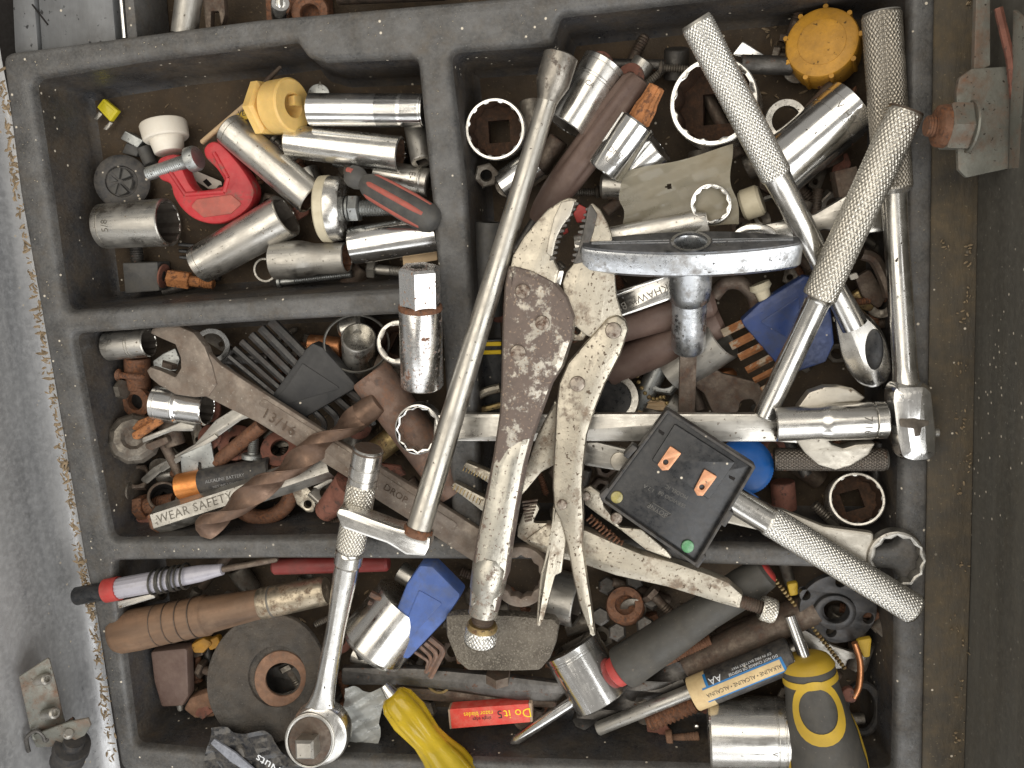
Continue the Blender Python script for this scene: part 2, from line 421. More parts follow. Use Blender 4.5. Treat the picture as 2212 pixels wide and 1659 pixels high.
M('cast_zinc', (.52, .535, .55), .95, .28, .14, 60, rust=.26, rs=90, rw=.15, rmax=.8, rc=(.20, .18, .165), rc2=(.14, .125, .115), spk=.12, bump=.15, bs=1100)
M('cast_zinc_shaded', (.14, .145, .155), .85, .30, .3, 80, rust=.3, rs=120, rw=.3, rc=(.09, .085, .08), rc2=(.2, .19, .18), bump=.15)  # darker copy of cast_zinc, shade painted on the T handle's top face
M('textured_steel', (.17, .15, .122), .85, .38, .4, 60, rust=.35, rs=40, rw=.4, rmax=.8, rc=(.11, .088, .068), rc2=(.15, .13, .105), bump=1.6, bs=1500, spk=.33, sc=(.23, .205, .165), ss=2600)
M('black_plastic', (.022, .022, .024), 0, .42, .3, 90, dust=.38, dc=(.16, .14, .115), ds=260, bump=.1, dots=.12)
M('black_gloss', (.018, .019, .021), 0, .30, .3, 90, dust=.16, dc=(.12, .11, .10), ds=260, dots=.15)
M('black_rubber', (.025, .025, .026), 0, .7, .3, 90, dust=.3, dc=(.12, .1, .08))
M('grey_plastic', (.060, .059, .058), 0, .5, .25, 90, dust=.35, dc=(.13, .12, .1), ds=160)
M('yellow_cap', (.55, .275, .03), 0, .45, .25, 50, rust=.3, rs=60, rw=.3, rmax=.7, rc=(.25, .14, .045), rc2=(.18, .10, .04), spk=.14, sc=(.12, .07, .02), ss=900, bump=.25)
M('yellow_fuse', (.55, .46, .02), 0, .35, .1, 90)
M('yellow_grip', (.55, .36, .03), 0, .5, .2, 80, dust=.3, dc=(.2, .14, .05), ds=160)
M('yellow_clear', (.72, .52, .03), 0, .16, .2, 40, trans=.45, sss=.0, coat=.4, spk=.06, ior=1.35)
M('nylon', (.74, .50, .17), 0, .38, .18, 50, sss=.35, rust=.3, rs=40, rw=.4, rmax=.6, rc=(.5, .32, .11), rc2=(.42, .27, .1), bump=.1)
M('white_plastic', (.72, .67, .58), 0, .45, .1, 70, dust=.2, dc=(.42, .34, .24), ds=140)
M('cream', (.58, .52, .38), 0, .5, .12, 70, dust=.15, dc=(.3, .24, .14))
M('red_paint', (.40, .024, .030), 0, .40, .3, 50, rust=.27, rs=90, rw=.1, rc=(.22, .08, .06), rc2=(.16, .09, .07), bump=.2, dust=.15, dc=(.28, .12, .1), ds=200)
M('red_plastic', (.42, .045, .04), 0, .45, .2, 90, dust=.2, dc=(.28, .13, .1))
M('red_worn', (.40, .10, .075), 0, .6, .2, 90, dust=.35, dc=(.22, .11, .09), ds=240)
M('blue_shaded', (.024, .046, .145), 0, .36, .25, 60, rust=.25, rs=90, rw=.3, rc=(.05, .06, .095), rc2=(.045, .05, .065), bump=.12, dots=.2)  # blue darkened to carry the shade its holder lies in
M('blue_cap', (.010, .10, .36), 0, .4, .15, 70, dust=.12, dc=(.1, .16, .3))
M('lilac_clear', (.40, .39, .44), 0, .25, .3, 90, coat=.4, rust=.25, rs=90, rw=.3, rc=(.28, .27, .29), rc2=(.2, .19, .2))
M('brown_handle', (.130, .082, .066), 0, .45, .25, 60, rust=.3, rs=60, rw=.4, rc=(.17, .125, .10), rc2=(.10, .07, .055), bump=.2)
M('wood', (.165, .098, .058), 0, .55, .6, 60, rust=.35, rs=60, rw=.3, rc=(.12, .078, .052), rc2=(.20, .135, .09), bump=.35, bs=500, stretch=(.15, 1, 1))
M('tan_wood', (.55, .40, .24), 0, .65, .2, 60, bump=.2)
M('copper', (.62, .28, .13), .9, .4, .2, 120, rust=.2, rs=200, rc=(.25, .13, .07), rc2=(.16, .2, .16))
M('copper_foil', (.68, .27, .08), .85, .35, .12, 100, dust=.15, dc=(.3, .16, .08))
M('brass', (.40, .30, .14), .9, .42, .25, 100, rust=.35, rs=140, rw=.2, spk=.2)
M('abrasive', (.058, .053, .047), 0, .85, .5, 160, rust=.45, rs=28, rw=.35, rc=(.105, .082, .060), rc2=(.07, .058, .047), bump=2.0, bs=900, spk=.13, sc=(.13, .115, .095), ss=1700)
M('film', (.33, .30, .225), 0, .28, .25, 30, alpha=.62, rust=.3, rs=30, rw=.4, rc=(.25, .20, .12), rc2=(.3, .26, .18), coat=.3)
M('clear_bag', (.62, .63, .60), 0, .18, .15, 50, alpha=.42, coat=.5)
M('black_bag', (.02, .02, .022), 0, .28, .3, 60, dust=.15, coat=.4)
M('print_white', (.7, .72, .74), 0, .6, .05)
M('print_yellow', (.85, .58, .02), 0, .6, .05)
M('print_black', (.02, .018, .018), 0, .6, .05)
M('print_blue', (.02, .17, .42), 0, .5, .1)
M('print_cream', (.62, .47, .25), 0, .5, .15, dust=.2, dc=(.35, .2, .09))
M('engrave', (.19, .175, .15), .6, .6, .25)
M('emboss', (.12, .115, .105), 0, .7, .2)
M('box_red', (.58, .055, .04), 0, .6, .14, 90, dust=.2, dc=(.6, .35, .25), ds=200)
M('card_edge', (.33, .24, .17), 0, .85, .2)
M('hole_dark', (.012, .010, .009), 0, .9, .1)
M('led_green', (.10, .27, .13), 0, .3, .3, 400, coat=.4, bump=.3)
M('led_yellow', (.30, .26, .09), 0, .3, .3, 400, coat=.4, bump=.3)
M('debris', (.25, .185, .115), 0, .9, .5, 300, bump=.4)
M('grain', (.52, .45, .34), 0, .9, .3, 300)
M('grey_paint', (.185, .185, .16), .3, .45, .3, 40, rust=.32, rs=55, rw=.2, rc=(.19, .10, .06), rc2=(.12, .09, .065), spk=.12, bump=.25)
M('concrete_grey', (.17, .165, .155), 0, .9, .3, 120, bump=.6, bs=700)
M('wire', (.10, .095, .085), .8, .45, .2, 200)
M('rust_key', (.42, .35, .26), .5, .55, .25, 120, rust=.55, rs=110, rc=(.22, .085, .03), rc2=(.30, .13, .05), bump=.2)
M('vg_clean', (.50, .465, .40), .85, .42, .2, 60, spk=.10, ss=1000, sc=(.15, .12, .09), rust=.14, rs=120, rc=(.2, .15, .1), bump=.12)
M('rust_orange2', (.235, .135, .085), .1, .85, .35, 150, rust=.45, rs=120, rw=.3, rc=(.17, .085, .048), rc2=(.125, .08, .058), bump=.6, bs=1000)
M('blue_light', (.070, .125, .345), 0, .42, .25, 60, rust=.25, rs=90, rw=.3, rc=(.115, .14, .22), rc2=(.09, .105, .155), bump=.15)
M('bag_seal', (.22, .23, .26), 0, .35, .3, 400, bump=.5)
M('grey_smooth', (.062, .060, .054), 0, .5, .25, 40, rust=.3, rs=50, rw=.4, rc=(.085, .075, .06), rc2=(.05, .046, .04), spk=.1, sc=(.14, .12, .1), ss=1500, bump=.2)
M('black_steel', (.055, .054, .055), .6, .40, .25, 90, dust=.2, dc=(.12, .10, .08), bump=.1)
M('steel_worn', (.27, .25, .22), .9, .38, .25, 120, rust=.3, rs=180, rc=(.16, .12, .09), rc2=(.09, .075, .065), bump=.2)
M('copper_tab', (.60, .30, .17), .75, .42, .15, 120, rust=.18, rs=160, rc=(.35, .33, .25), rc2=(.22, .12, .07))
M('knurl_bright', (.74, .73, .69), 1, .20, .1, 120, groove=(.15, .135, .11), bump=.03, rust=.25, rs=60, rw=.4, rmax=.2, rc=(.3, .25, .18), rc2=(.2, .16, .12))
M('knurl_chrome', (.66, .63, .56), 1, .24, .12, 120, groove=(.12, .10, .075), rust=.28, rs=60, rw=.4, rmax=.3, rc=(.3, .25, .18), rc2=(.2, .16, .12))
M('knurl_steel', (.43, .395, .335), 1, .30, .15, 120, groove=(.045, .037, .03), rust=.28, rs=60, rw=.4, rmax=.4, rc=(.2, .16, .12), rc2=(.12, .10, .08))
M('knurl_dark', (.16, .14, .12), .9, .42, .2, 120, groove=(.02, .016, .013), rust=.2)
M('steel_dim', (.22, .20, .17), .9, .42, .3, 110, rust=.4, rs=150, rw=.25, rc=(.10, .07, .05), rc2=(.06, .048, .04), bump=.3)
M('rust_drill', (.19, .125, .09), .85, .36, .3, 70, rust=.42, rs=80, rw=.3, rmax=.8, rc=(.15, .085, .055), rc2=(.095, .065, .05), bump=.25, bs=1000)
M('panel_grey', (.15, .155, .16), .3, .45, .4, 30, bump=.3, bs=500, rust=.3, rs=40, rw=.4, rmax=.7, rc=(.10, .095, .09), rc2=(.2, .2, .2), spk=.14, sc=(.03, .03, .03), ss=700, dots=.2, stretch=(1, .2, 1))
M('pellet', (.34, .26, .165), 0, .9, .4, 300, bump=.5)
M('hole_shade', (.07, .065, .06), .5, .5, .3, 100, bump=.3)  # dark colour stands for the shade inside the T handle hole
M('rod_steel', (.47, .45, .405), 1, .30, .2, 90, spk=.10, ss=1100, sc=(.13, .11, .09), bump=.1, rust=.3, rs=60, rw=.3, rmax=.4, rc=(.22, .18, .14), rc2=(.15, .125, .10), stretch=(.12, 1, 1))
M('red_dull', (.20, .028, .024), 0, .5, .3, 60, rust=.3, rs=60, rw=.3, rc=(.13, .045, .038), rc2=(.08, .04, .035))
M('ferrule_metal', (.42, .36, .27), .9, .38, .25, 100, rust=.36, rs=130, rw=.15, rc=(.15, .09, .05), rc2=(.10, .065, .04), spk=.15, bump=.15)
M('key_black', (.030, .030, .031), 0, .42, .3, 60, rust=.3, rs=60, rw=.35, rmax=.7, rc=(.055, .052, .048), rc2=(.04, .038, .035), dots=.1, bump=.15)
M('key_steel', (.085, .084, .082), .8, .36, .3, 90, rust=.25, rs=120, rw=.3, rc=(.06, .05, .042), bump=.15)
M('print_faint', (.30, .30, .30), 0, .6, .3, 200)
M('engrave_rust', (.115, .082, .06), .4, .7, .3)
M('wear_dark', (.13, .11, .09), .6, .55, .4, 200, bump=.3)
# ------------------------------------------------------------------ the tray and the box around it
FLOOR = -190.0
def w2(pts, z=0.0):
    return [tuple(W(p[0], p[1], z)[:2]) + tuple(p[2:]) for p in pts]
OUT = [(4, 116, 26), (553, 43), (1150, -10), (2022, -92, 26), (2016, 300), (2008, 829), (2000, 1300), (1992, 1740, 26), (1100, 1722), (262, 1664, 26), (207, 1332), (180, 1205), (115, 829), (42, 415)]
BINS = {
 'bin_floor_a': [(62, 168, 30), (300, 127), (553, 97), (638, 84, 16), (662, 118, 16), (700, 129), (902, 120, 22), (932, 415), (950, 622, 24), (553, 646), (136, 676, 26), (100, 415)],
 'bin_floor_b': [(150, 720, 24), (553, 693), (952, 672, 24), (963, 829), (978, 1160, 24), (553, 1166), (236, 1170, 26), (190, 930)],
 'bin_floor_c': [(966, 108, 26), (1188, 92, 18), (1208, 30, 18), (1600, -14), (1968, -46, 26), (1961, 415), (1953, 829), (1945, 1186, 26), (1500, 1180), (1038, 1170, 24), (1022, 700), (1003, 415)],
 'bin_floor_d': [(240, 1212, 24), (600, 1207), (1200, 1211), (1942, 1232, 26), (1934, 1676, 26), (1256, 1656), (437, 1630), (287, 1616, 26), (262, 1420)],
}
def dens(p, step=40):
    o = []
    for i in range(len(p)):
        a, b = Vector(p[i][:2]), Vector(p[(i+1) % len(p)][:2]); n = max(1, int((b-a).length / step))
        for k in range(n): o.append(tuple(a.lerp(b, k/n)))
    return o
V, F = [], []
def ring_faces(a, b, F_=None):
    n = len(a); F_ = F if F_ is None else F_
    for j in range(n): k = (j+1) % n; F_.append((a[j], a[k], b[k], b[j]))
def add_ring(pts, z):
    b = len(V)
    V.extend((p[0], p[1], z if not callable(z) else z(p)) for p in pts); return list(range(b, b+len(pts)))
out = ccw(dens(fil(w2(OUT), 26, 5)))
o1 = add_ring(offs(out, 9), 0); o2 = add_ring(offs(out, 3), -2.5); o3 = add_ring(out, -9); o4 = add_ring(offs(out, -2), -60)
ring_faces(o2, o1); ring_faces(o3, o2); ring_faces(o4, o3)
tops = [o1]; floors = []; walls = []
for nm, b in BINS.items():
    p = ccw(dens(fil(w2(b), 14, 6)))
    r0 = add_ring(offs(p, -12), 0); r0b = add_ring(offs(p, -7), -1.2); r1 = add_ring(offs(p, -2.5), -4.5); r2a = add_ring(offs(p, 1), -11); r2 = add_ring(offs(p, 3), -24); r2b = add_ring(offs(p, 4.5), -38)
    r3 = add_ring(offs(p, 15), FLOOR + 24); r4 = add_ring(offs(p, 20), FLOOR + 8); r5 = add_ring(offs(p, 32), FLOOR + 1)
    ring_faces(r0, r0b); ring_faces(r0b, r1); ring_faces(r1, r2a); ring_faces(r2a, r2); FW = []
    for a, c in ((r2, r2b), (r2b, r3), (r3, r4), (r4, r5)): ring_faces(a, c, FW)
    walls.append((r2[0], [tuple(i - r2[0] for i in f) for f in FW], len(V)))
    tops.append(r0); floors.append((nm, offs(p, 14)))
flat = [i for g in tops for i in g]
for t in tessellate_polygon([[Vector((V[i][0], V[i][1], 0)) for i in g] for g in tops]): F.append(tuple(flat[i] for i in t))
tray = bpy.data.objects.new('tool_tray', None); col.objects.link(tray)
tray['label'] = 'grey black moulded plastic tray divided into bins full of tools'; tray['category'] = 'tray'
for i0, fw, i1 in walls:
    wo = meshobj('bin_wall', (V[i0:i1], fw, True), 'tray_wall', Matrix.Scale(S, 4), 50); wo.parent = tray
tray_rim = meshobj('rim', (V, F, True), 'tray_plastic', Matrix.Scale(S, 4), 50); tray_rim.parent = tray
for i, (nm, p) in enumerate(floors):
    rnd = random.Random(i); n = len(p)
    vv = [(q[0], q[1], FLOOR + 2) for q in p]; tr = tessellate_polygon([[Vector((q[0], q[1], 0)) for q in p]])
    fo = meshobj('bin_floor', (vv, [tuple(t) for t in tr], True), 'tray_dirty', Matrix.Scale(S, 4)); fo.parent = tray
# ledge right of the rim
lp = ccw(fil(w2([(2016, -100), (2122, -100), (2112, 415), (2104, 829), (2096, 1230), (2082, 1659), (2080, 1780), (1988, 1780), (2004, 829)], -14), 4))
lo = meshobj('side_ledge', prism(lp, -10, -40, 3), 'flange_dirt', Matrix.Scale(S, 4)); lo.parent = tray
lo['label'] = 'dusty brown flange along the right side'
# right box wall, rising from the ledge
def wall(name, base, h, mat, lean, lab, thick=14, z0=-40, foot=0):
    V, F = [], []; n = len(base)
    prof = [(0, z0)] + ([(foot*.0, z0), (foot*.35, z0 + foot*.15), (foot*.8, z0 + foot*.6), (foot, z0 + foot*1.2)] if foot else []) + [(foot + lean*t, z0 + foot*1.2 + (h - foot*1.2) * t) for t in (.05, .3, .6, .85, 1)] + [(foot + lean + thick, h + z0), (foot + lean + thick, z0)]
    sg = 1 if lab > 0 else -1
    for (d, z) in prof:
        for i, p in enumerate(base):
            wob = 1.2 * math.sin(i * 2.1 + z * .02)
            V.append((p[0] + sg * d + wob, p[1], z))
    for i in range(len(prof) - 1):
        for j in range(n - 1): F.append((i*n+j, i*n+j+1, (i+1)*n+j+1, (i+1)*n+j))
    return struct(name, (V, F, True), mat, ang=40)
wr = w2([(2124, -160), (2119, 0), (2112, 415), (2104, 829), (2096, 1230), (2083, 1659), (2080, 1800)], -14)
o = wall('box_wall_right', wr, 430, 'wall_right', 6, 1)  # unseen upper part added to shade the ledge and rim
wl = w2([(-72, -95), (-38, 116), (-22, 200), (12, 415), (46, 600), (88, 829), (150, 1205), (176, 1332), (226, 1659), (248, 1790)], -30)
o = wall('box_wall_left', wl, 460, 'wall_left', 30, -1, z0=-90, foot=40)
# box floor under the tray
bp = [tuple(W(x, y, -230)) for x, y in ((-500, -400), (2700, -400), (2700, 2100), (-500, 2100))]
struct('box_floor', (bp, [(0, 1, 2, 3)]), 'hole_dark')

# neighbouring bins beyond the top rim
t = T('side_panel', 'scuffed grey panel beside the thin bright strip, top corner', 'panel', (150, 60, -40), (160, 60, -40))
t.prism('panel', [(78, -60), (238, -60), (252, 108), (90, 118)], 0, -60, 'panel_grey', 6, 4)
t.prism('edge_roll', [(22, -60), (72, -60), (86, 120), (30, 124)], 3, -60, 'panel_grey', 16, 12)
t.tube('slit', [t.P([(70, 10)])[0] + (.3,), t.P([(104, 54)])[0] + (.3,)], 2.0, 'hole_dark')
t = T('rear_bin', 'dark second bin behind the top rim with a bright thin edge', 'bin', (320, 30, -30), (420, 30, -30))
t.prism('bright_edge', [(252, -60), (258, -60), (271, 82), (264, 82)], 0, -40, 'chrome_bright', 1, 1)
t.prism('wall', [(262, -60), (282, -60), (296, 84), (273, 84)], -2, -150, 'tray_plastic', 4, 4)
t.prism('floor', [(262, -90), (1250, -220), (1250, 20), (290, 90)], -150, -156, 'tray_dirty', 4, 2)
t.prism('block', [(545, -60), (670, -60), (678, 52), (552, 72)], -60, -140, 'rust', 6, 4)
t = T('steel_tube', 'grey steel tube in the rear bin nearest the bright edge', 'tube', (415, -60, -60), (398, 75, -60))
t.lathe('tube', [(0, 20), (0, 28), (t.L, 28), (t.L, 20), (0, 20)], 'steel')
t = T('rusty_bracket', 'small rusty grey fork bracket in the rear bin', 'bracket', (455, -30, -70), (462, 60, -70))
t.prism('fork', [(430, -40), (480, -40), (486, 30), (478, 60), (472, 24), (456, 24), (455, 62), (444, 62), (440, 24)], 0, -20, 'steel_brown', 3)
t = T('rear_socket', 'shiny little socket standing in the rear bin above the rim', 'socket', (607, 60, -130), (606, 6, -40))
t.lathe('body', [(0, 0), (0, 20), (t.L-3, 20), (t.L, 18), (t.L, 11), (t.L-30, 10), (t.L-30, 0)], 'chrome_bright')
t = T('rusty_ring', 'thick brown rusty ring beside the small socket in the rear bin', 'ring', (670, 30, -60), (680, 30, -60))
t.prism('ring', circ(668, 26, 40), 0, -20, 'rust', 0, 4, [circ(668, 28, 20)])
t = T('steel_pipe', 'dull brown pipe lying far right in the rear bin', 'pipe', (730, -30, -60), (960, -40, -60))
t.lathe('pipe', [(0, 0), (0, 38), (t.L, 38), (t.L, 0)], 'steel_brown')

# hinge bracket with bolt on the right wall
t = T('hinge_bracket', 'bent grey steel bracket with a rusty bolt on the right box wall', 'bracket', (2100, 250, 120), (2100, 350, 120))
t.prism('plate', [(2072, 168), (2100, 148), (2196, 142), (2196, 350), (2190, 362), (2088, 384), (2070, 366), (2066, 200)], 0, -16, 'grey_paint', 8, 3)
fa = Fr((2196, 20, 150), (2186, 364, 140), 78)
t.add('upright', prism([(0, -6), (fa.L, -6), (fa.L, 60), (fa.L-40, 70), (20, 30)], 4, -8, 2), 'grey_paint', fa)
t.tube('rod', [t.P([(2148, 22)])[0] + (20,), t.P([(2172, 130)])[0] + (24,), t.P([(2182, 215)])[0] + (22,)], 9, 'rust_red', 6)
t.prism('strap', [(2112, -30), (2142, -30), (2142, 140), (2106, 158)], -6, -26, 'grey_paint', 2, 2)
t = T('hinge_bolt', 'rusty bolt with plated hex nut through the wall bracket', 'bolt', (2000, 272, 125), (2102, 274, 120))
t.lathe('shank', [(0, 0), (0, 20), (3, 22)] + thread(4, 34, 23, 7) + [(34, 23)], 'rust')
t.lathe('washer_nut', [(20, 20), (20, 38), (24, 44), (40, 46), (40, 20)], 'rust')
t.lathe('nut', [(40, 0), (40, 44, 'h'), (44, 47, 'h'), (82, 47, 'h'), (87, 43, 'h'), (87, 0)], 'grey_paint', n=48, ang=20)
t.lathe('flange', [(87, 0), (87, 54), (91, 56), (94, 50), (94, 0)], 'grey_paint')

# latch bracket on the left wall
t = T('latch_bracket', 'grey steel corner bracket with two screws on the left wall', 'bracket', (90, 1520, 150), (118, 1600, 130), -30)
t.prism('plate', [(40, 1463), (106, 1420), (122, 1480), (136, 1545), (150, 1590), (70, 1600)], 0, -6, 'grey_paint', 5, 2)
for (a, b) in (((80, 1470, 152), (103, 1467, 166)), ((98, 1544, 148), (120, 1540, 162))):
    f = Fr(a, b); sc = t.add('screw', lathe([(-4, 0), (-4, 11), (f.L-4, 12), (f.L, 9), (f.L, 6, 'h'), (f.L-9, 6, 'h'), (f.L-9, 0)], 24), 'steel', f)
f2 = Fr((70, 1600, 150), (190, 1570, 165), 16)
t.add('tab', prism(fil([f2.px(p) for p in ((66, 1590), (150, 1560), (190, 1552), (196, 1568), (182, 1590), (136, 1612), (78, 1616))], 5), 0, -6, 2), 'grey_paint', f2)
f = Fr((148, 1585, 168), (150, 1577, 178)); t.add('rivet', lathe([(-4, 0), (-4, 11), (4, 11), (8, 8), (8, 0)], 20), 'steel', f)
t.tube('spring_clip', cr([t.P([p])[0] + (h,) for p, h in (((62, 1622), 2), ((58, 1590), 6), ((78, 1572), 10), ((94, 1580), 12), ((100, 1592), 12), ((118, 1572), 14), ((160, 1542), 16))], 5, False), 4.5, 'steel_dark')
f = Fr((162, 1596, 150), (146, 1640, 110)); t.add('bumper', lathe([(0, 0), (0, 21), (26, 22), (28, 36), (52, 38), (58, 26), (60, 34), (100, 36), (104, 0)], 28), 'black_rubber', f)
# ------------------------------------------------------------------ builders for repeated kinds
def socket(label, A, B, rA, rB=None, step=None, mat='chrome', bore='bore_dark', pts='d', grooves=(), wall=.80, deep=.55, name='socket', roll=0, sq=.45, cat='socket', extra=(), txt=None):
    t = T(name, label, cat, A, B, roll); L = t.L; rB = rB or rA; wall = min(wall, .81)
    pr = [(0, rA*.62), (0, rA*.93), (2.5, rA)]
    def R(x):
        if not step: return rA + (rB - rA) * x / L
        a, b = step[0]*L, step[1]*L
        u = max(0, min(1, (x - a) / (b - a))); u = u*u*(3-2*u)
        return rA + (rB - rA) * u
    xs = sorted(set([3, L*.2, L*.4, L*.6, L*.8] + ([L*(step[0] + (step[1]-step[0])*k/6) for k in range(7)] if step else [])))
    pr += [(x, R(x)) for x in xs]
    for g in grooves:
        pr = [p for p in pr if abs(p[0]-g) > 3.2]
        pr += [(g-1.6, R(g)), (g-1.0, R(g)-1.6), (g+1.0, R(g)-1.6), (g+1.6, R(g))]
    pr = pr[:3] + sorted(p for p in pr[3:] if 2.5 < p[0] < L-2.5)
    pr += [(L-2, rB), (L, rB-2.2), (L, rB*wall*1.1), (L-1.5, rB*wall, pts)]
    t.lathe('body', pr, mat, 72, ang=30)
    d = L*deep
    t.lathe('bore', [(L-1.5, rB*wall, pts), (L-d, min(rA, rB)*wall*.97, pts), (L-d-2, rA*sq, 's'), (-.0, rA*sq, 's')], bore, 72, ang=25)
    t.lathe('drive_face', [(.1, rA*sq, 's'), (.1, rA*.64)], mat, 72)
    if txt: t.text('engraved_size', txt[0], 'engrave', txt[1], (txt[2], txt[3] if len(txt) > 3 else 0), 90, wrap=R(txt[2]) , ext=.45)
    return t
def bolt(label, A, B, r, head, hr, mat='rust', name='bolt', nohex=False, pitch=6, th=.45, group=None, cat='bolt'):
    t = T(name, label, cat, A, B, group=group); L = t.L
    t.lathe('head', [(0, 0), (0, hr*.9, None if nohex else 'h'), (2, hr, None if nohex else 'h'), (head-2, hr, None if nohex else 'h'), (head, hr*.93, None if nohex else 'h'), (head, 0)], mat, 48, ang=25)
    t.lathe('shank', [(head, r*.98)] + ([(head + (L-head)*th, r*.98)] if th else []) + thread(head + (L-head)*th, L, r, pitch) + [(L, 0)], mat, 24)
    return t
def nut(label, A, B, r, h, ir=None, mat='steel_grey', name='nut', group=None, mode='h'):
    t = T(name, label, 'nut', A, B, group=group); ir = ir or r*.58
    t.lathe('body', [(0, ir), (0, r*.9, mode), (2, r, mode), (h-2, r, mode), (h, r*.9, mode), (h, ir*1.1), (h-3, ir), (0, ir)], mat, 48, ang=25)
    return t
def washer(label, A, B, r, ir, h=4, mat='rust_red', name='washer'):
    t = T(name, label, 'washer', A, B)
    t.lathe('ring', [(0, ir), (0, r-1), (1, r), (h-1, r), (h, r-1), (h, ir), (0, ir)], mat, 40); return t
def up(x, y, z, h):
    """photo point h above (x, y, z), straight up"""
    P = W(x, y, z) + Vector((0, 0, h)); q = RW2C @ (P - CAM)
    return (CX + FOC*q.x/q.z, CY + FOC*q.y/q.z, z + h)
def rodt(name, label, cat, A, B, r, mat, r2=None, mode=None, n=24, group=None, end=2):
    t = T(name, label, cat, A, B, group=group); r2 = r2 or r
    t.lathe('rod', [(0, 0), (0, r-end*.8, mode), (end, r, mode), (t.L-end, r2, mode), (t.L, r2-end*.8, mode), (t.L, 0)], mat, n, ang=25); return t

# ------------------------------------------------------------------ top-left bin
t = T('blade_fuse', 'small yellow blade fuse lying in the dusty bin corner', 'fuse', (232, 240, -165), (245, 255, -165))
t.prism('body', [(213, 232), (228, 213), (260, 240), (242, 264)], 8, -6, 'yellow_fuse', 4, 2.5)
t.prism('window', [(221, 234), (230, 222), (252, 241), (241, 255)], 9.2, 6, 'yellow_fuse', 2, .8)
t.prism('blade', [(213, 240), (221, 247), (210, 259), (202, 257)], 0, -4, 'steel', 2, 1)
t.prism('blade', [(236, 262), (244, 266), (230, 281), (222, 279)], 0, -4, 'steel', 2, 1)
t = T('plastic_plug', 'white mushroom shaped plastic plug above the red clamp', 'plug', (366, 330, -128), (352, 266, -138))
L = t.L
t.lathe('stem', [(0, 0), (0, 29), (2, 31), (L*.45, 36), (L*.45, 20)], 'white_plastic', 36)
t.lathe('cap', [(L*.45, 20), (L*.45, 45), (L*.5, 48), (L-4, 50), (L, 48), (L-3, 44), (L-8, 41), (L-8, 0)], 'white_plastic', 40)
t = T('square_stub', 'pale grey square metal stub behind the black disc', 'stub', (288, 300, -160), (310, 312, -160))
t.prism('body', [(264, 300), (274, 283), (314, 304), (300, 320)], 8, -20, 'steel_grey', 3)
t.prism('leg', [(258, 330), (268, 308), (298, 318), (290, 338)], -8, -26, 'grey_plastic', 3)
t = rodt('plastic_pin', 'short dark plastic pin next to the white plug', 'pin', (310, 318, -165), (326, 354, -165), 15, 'grey_plastic')
t = T('push_fastener', 'round black plastic fastener with six wedge segments', 'fastener', (266, 394, -150), (257, 389, -118))
t.lathe('flange', [(0, 0), (0, 56), (3, 59), (8, 58), (12, 50), (13, 34), (8, 32), (8, 0)], 'black_plastic', 48)
for k in range(6):
    a = k*PI/3 + .3
    t.add('wedge', prism([(5*math.cos(a+.5), 5*math.sin(a+.5))] + [(29*math.cos(a+.12+.09*j), 29*math.sin(a+.12+.09*j)) for j in range(10)], 15, 6, 1.5), 'grey_plastic', Fr((266, 394, -150), (276, 394, -150), zdir=t.fr.x), at=(0, 0, 0))
t = T('plastic_strip', 'torn white plastic strip seen through the clamp jaws', 'strip', (440, 375, -165), (480, 395, -165))
t.prism('strip', [(414, 364), (430, 372), (478, 392), (480, 408), (450, 408), (418, 388)], 0, -3, 'white_plastic', 4, 1)
t.prism('slot', [(438, 392), (446, 386), (458, 398), (450, 404)], .6, -1, 'hole_dark', 1, .2)
t = T('red_clamp', 'chipped red cast clamp with a steel screw', 'clamp', (440, 440, -95), (500, 440, -95))
t.prism('frame', [(338, 352), (346, 340), (372, 333), (388, 340), (392, 360), (408, 396), (424, 412), (446, 410), (478, 402), (482, 390), (466, 364), (444, 342), (439, 322), (450, 308), (466, 306), (484, 318), (512, 350), (536, 384), (548, 412), (542, 440), (520, 464), (488, 480), (456, 484), (420, 474), (392, 452), (374, 424), (366, 398), (346, 388), (336, 370)], 0, -46, 'red_paint', 0, 7, smooth=4)
for k_, (pa_, pb_) in enumerate((((368, 372), (400, 420)), ((400, 420), (484, 414)), ((484, 414), (492, 384)), ((492, 384), (462, 330)))):
    t.tube('edge_rib', [t.P([pa_])[0] + (-1.5,), t.P([pb_])[0] + (-1.5,)], 5.5, 'red_paint', 10)
t.prism('panel', [(412, 446), (426, 430), (500, 420), (524, 440), (500, 462), (440, 470)], 3, -5, 'red_worn', 6, 3)
f = Fr((318, 376, -105), (428, 340, -92)); 
t.add('screw', lathe([(0, 0), (0, 12)] + thread(1, f.L*.8, 15, 5) + [(f.L*.8, 13)], 24), 'steel_grey', f)
t.add('screw_pad', lathe([(f.L*.82, 0), (f.L*.82, 24), (f.L*.84, 27), (f.L*.96, 27), (f.L, 24), (f.L, 0)], 24, ), 'steel_grey', f)
socket('short chrome socket stamped with a fraction, left of the red clamp', (222, 489, -120), (364, 480, -112), 48, 51, mat='chrome_worn', grooves=(16,), deep=.5, txt=('5/8', 22, 38))
socket('stained deep socket slanting between the red clamp and nylon nut', (494, 277, -90), (674, 430, -72), 37, 38, mat='chrome_worn', grooves=(15,), pts='h', bore='bore_rust')
socket('long chrome deep socket lying level against the bin divider', (916, 239, -62), (670, 237, -70), 35, mat='chrome_bright', grooves=(5, 48, 52))
socket('chrome deep socket under the level one, open mouth by the divider', (622, 304, -92), (866, 334, -84), 35, 39, mat='chrome', pts='h', bore='bore_rust', deep=.75, wall=.86)
socket('small dark socket with square hole against the divider', (912, 350, -85), (896, 272, -120), 24, mat='steel', sq=.5)
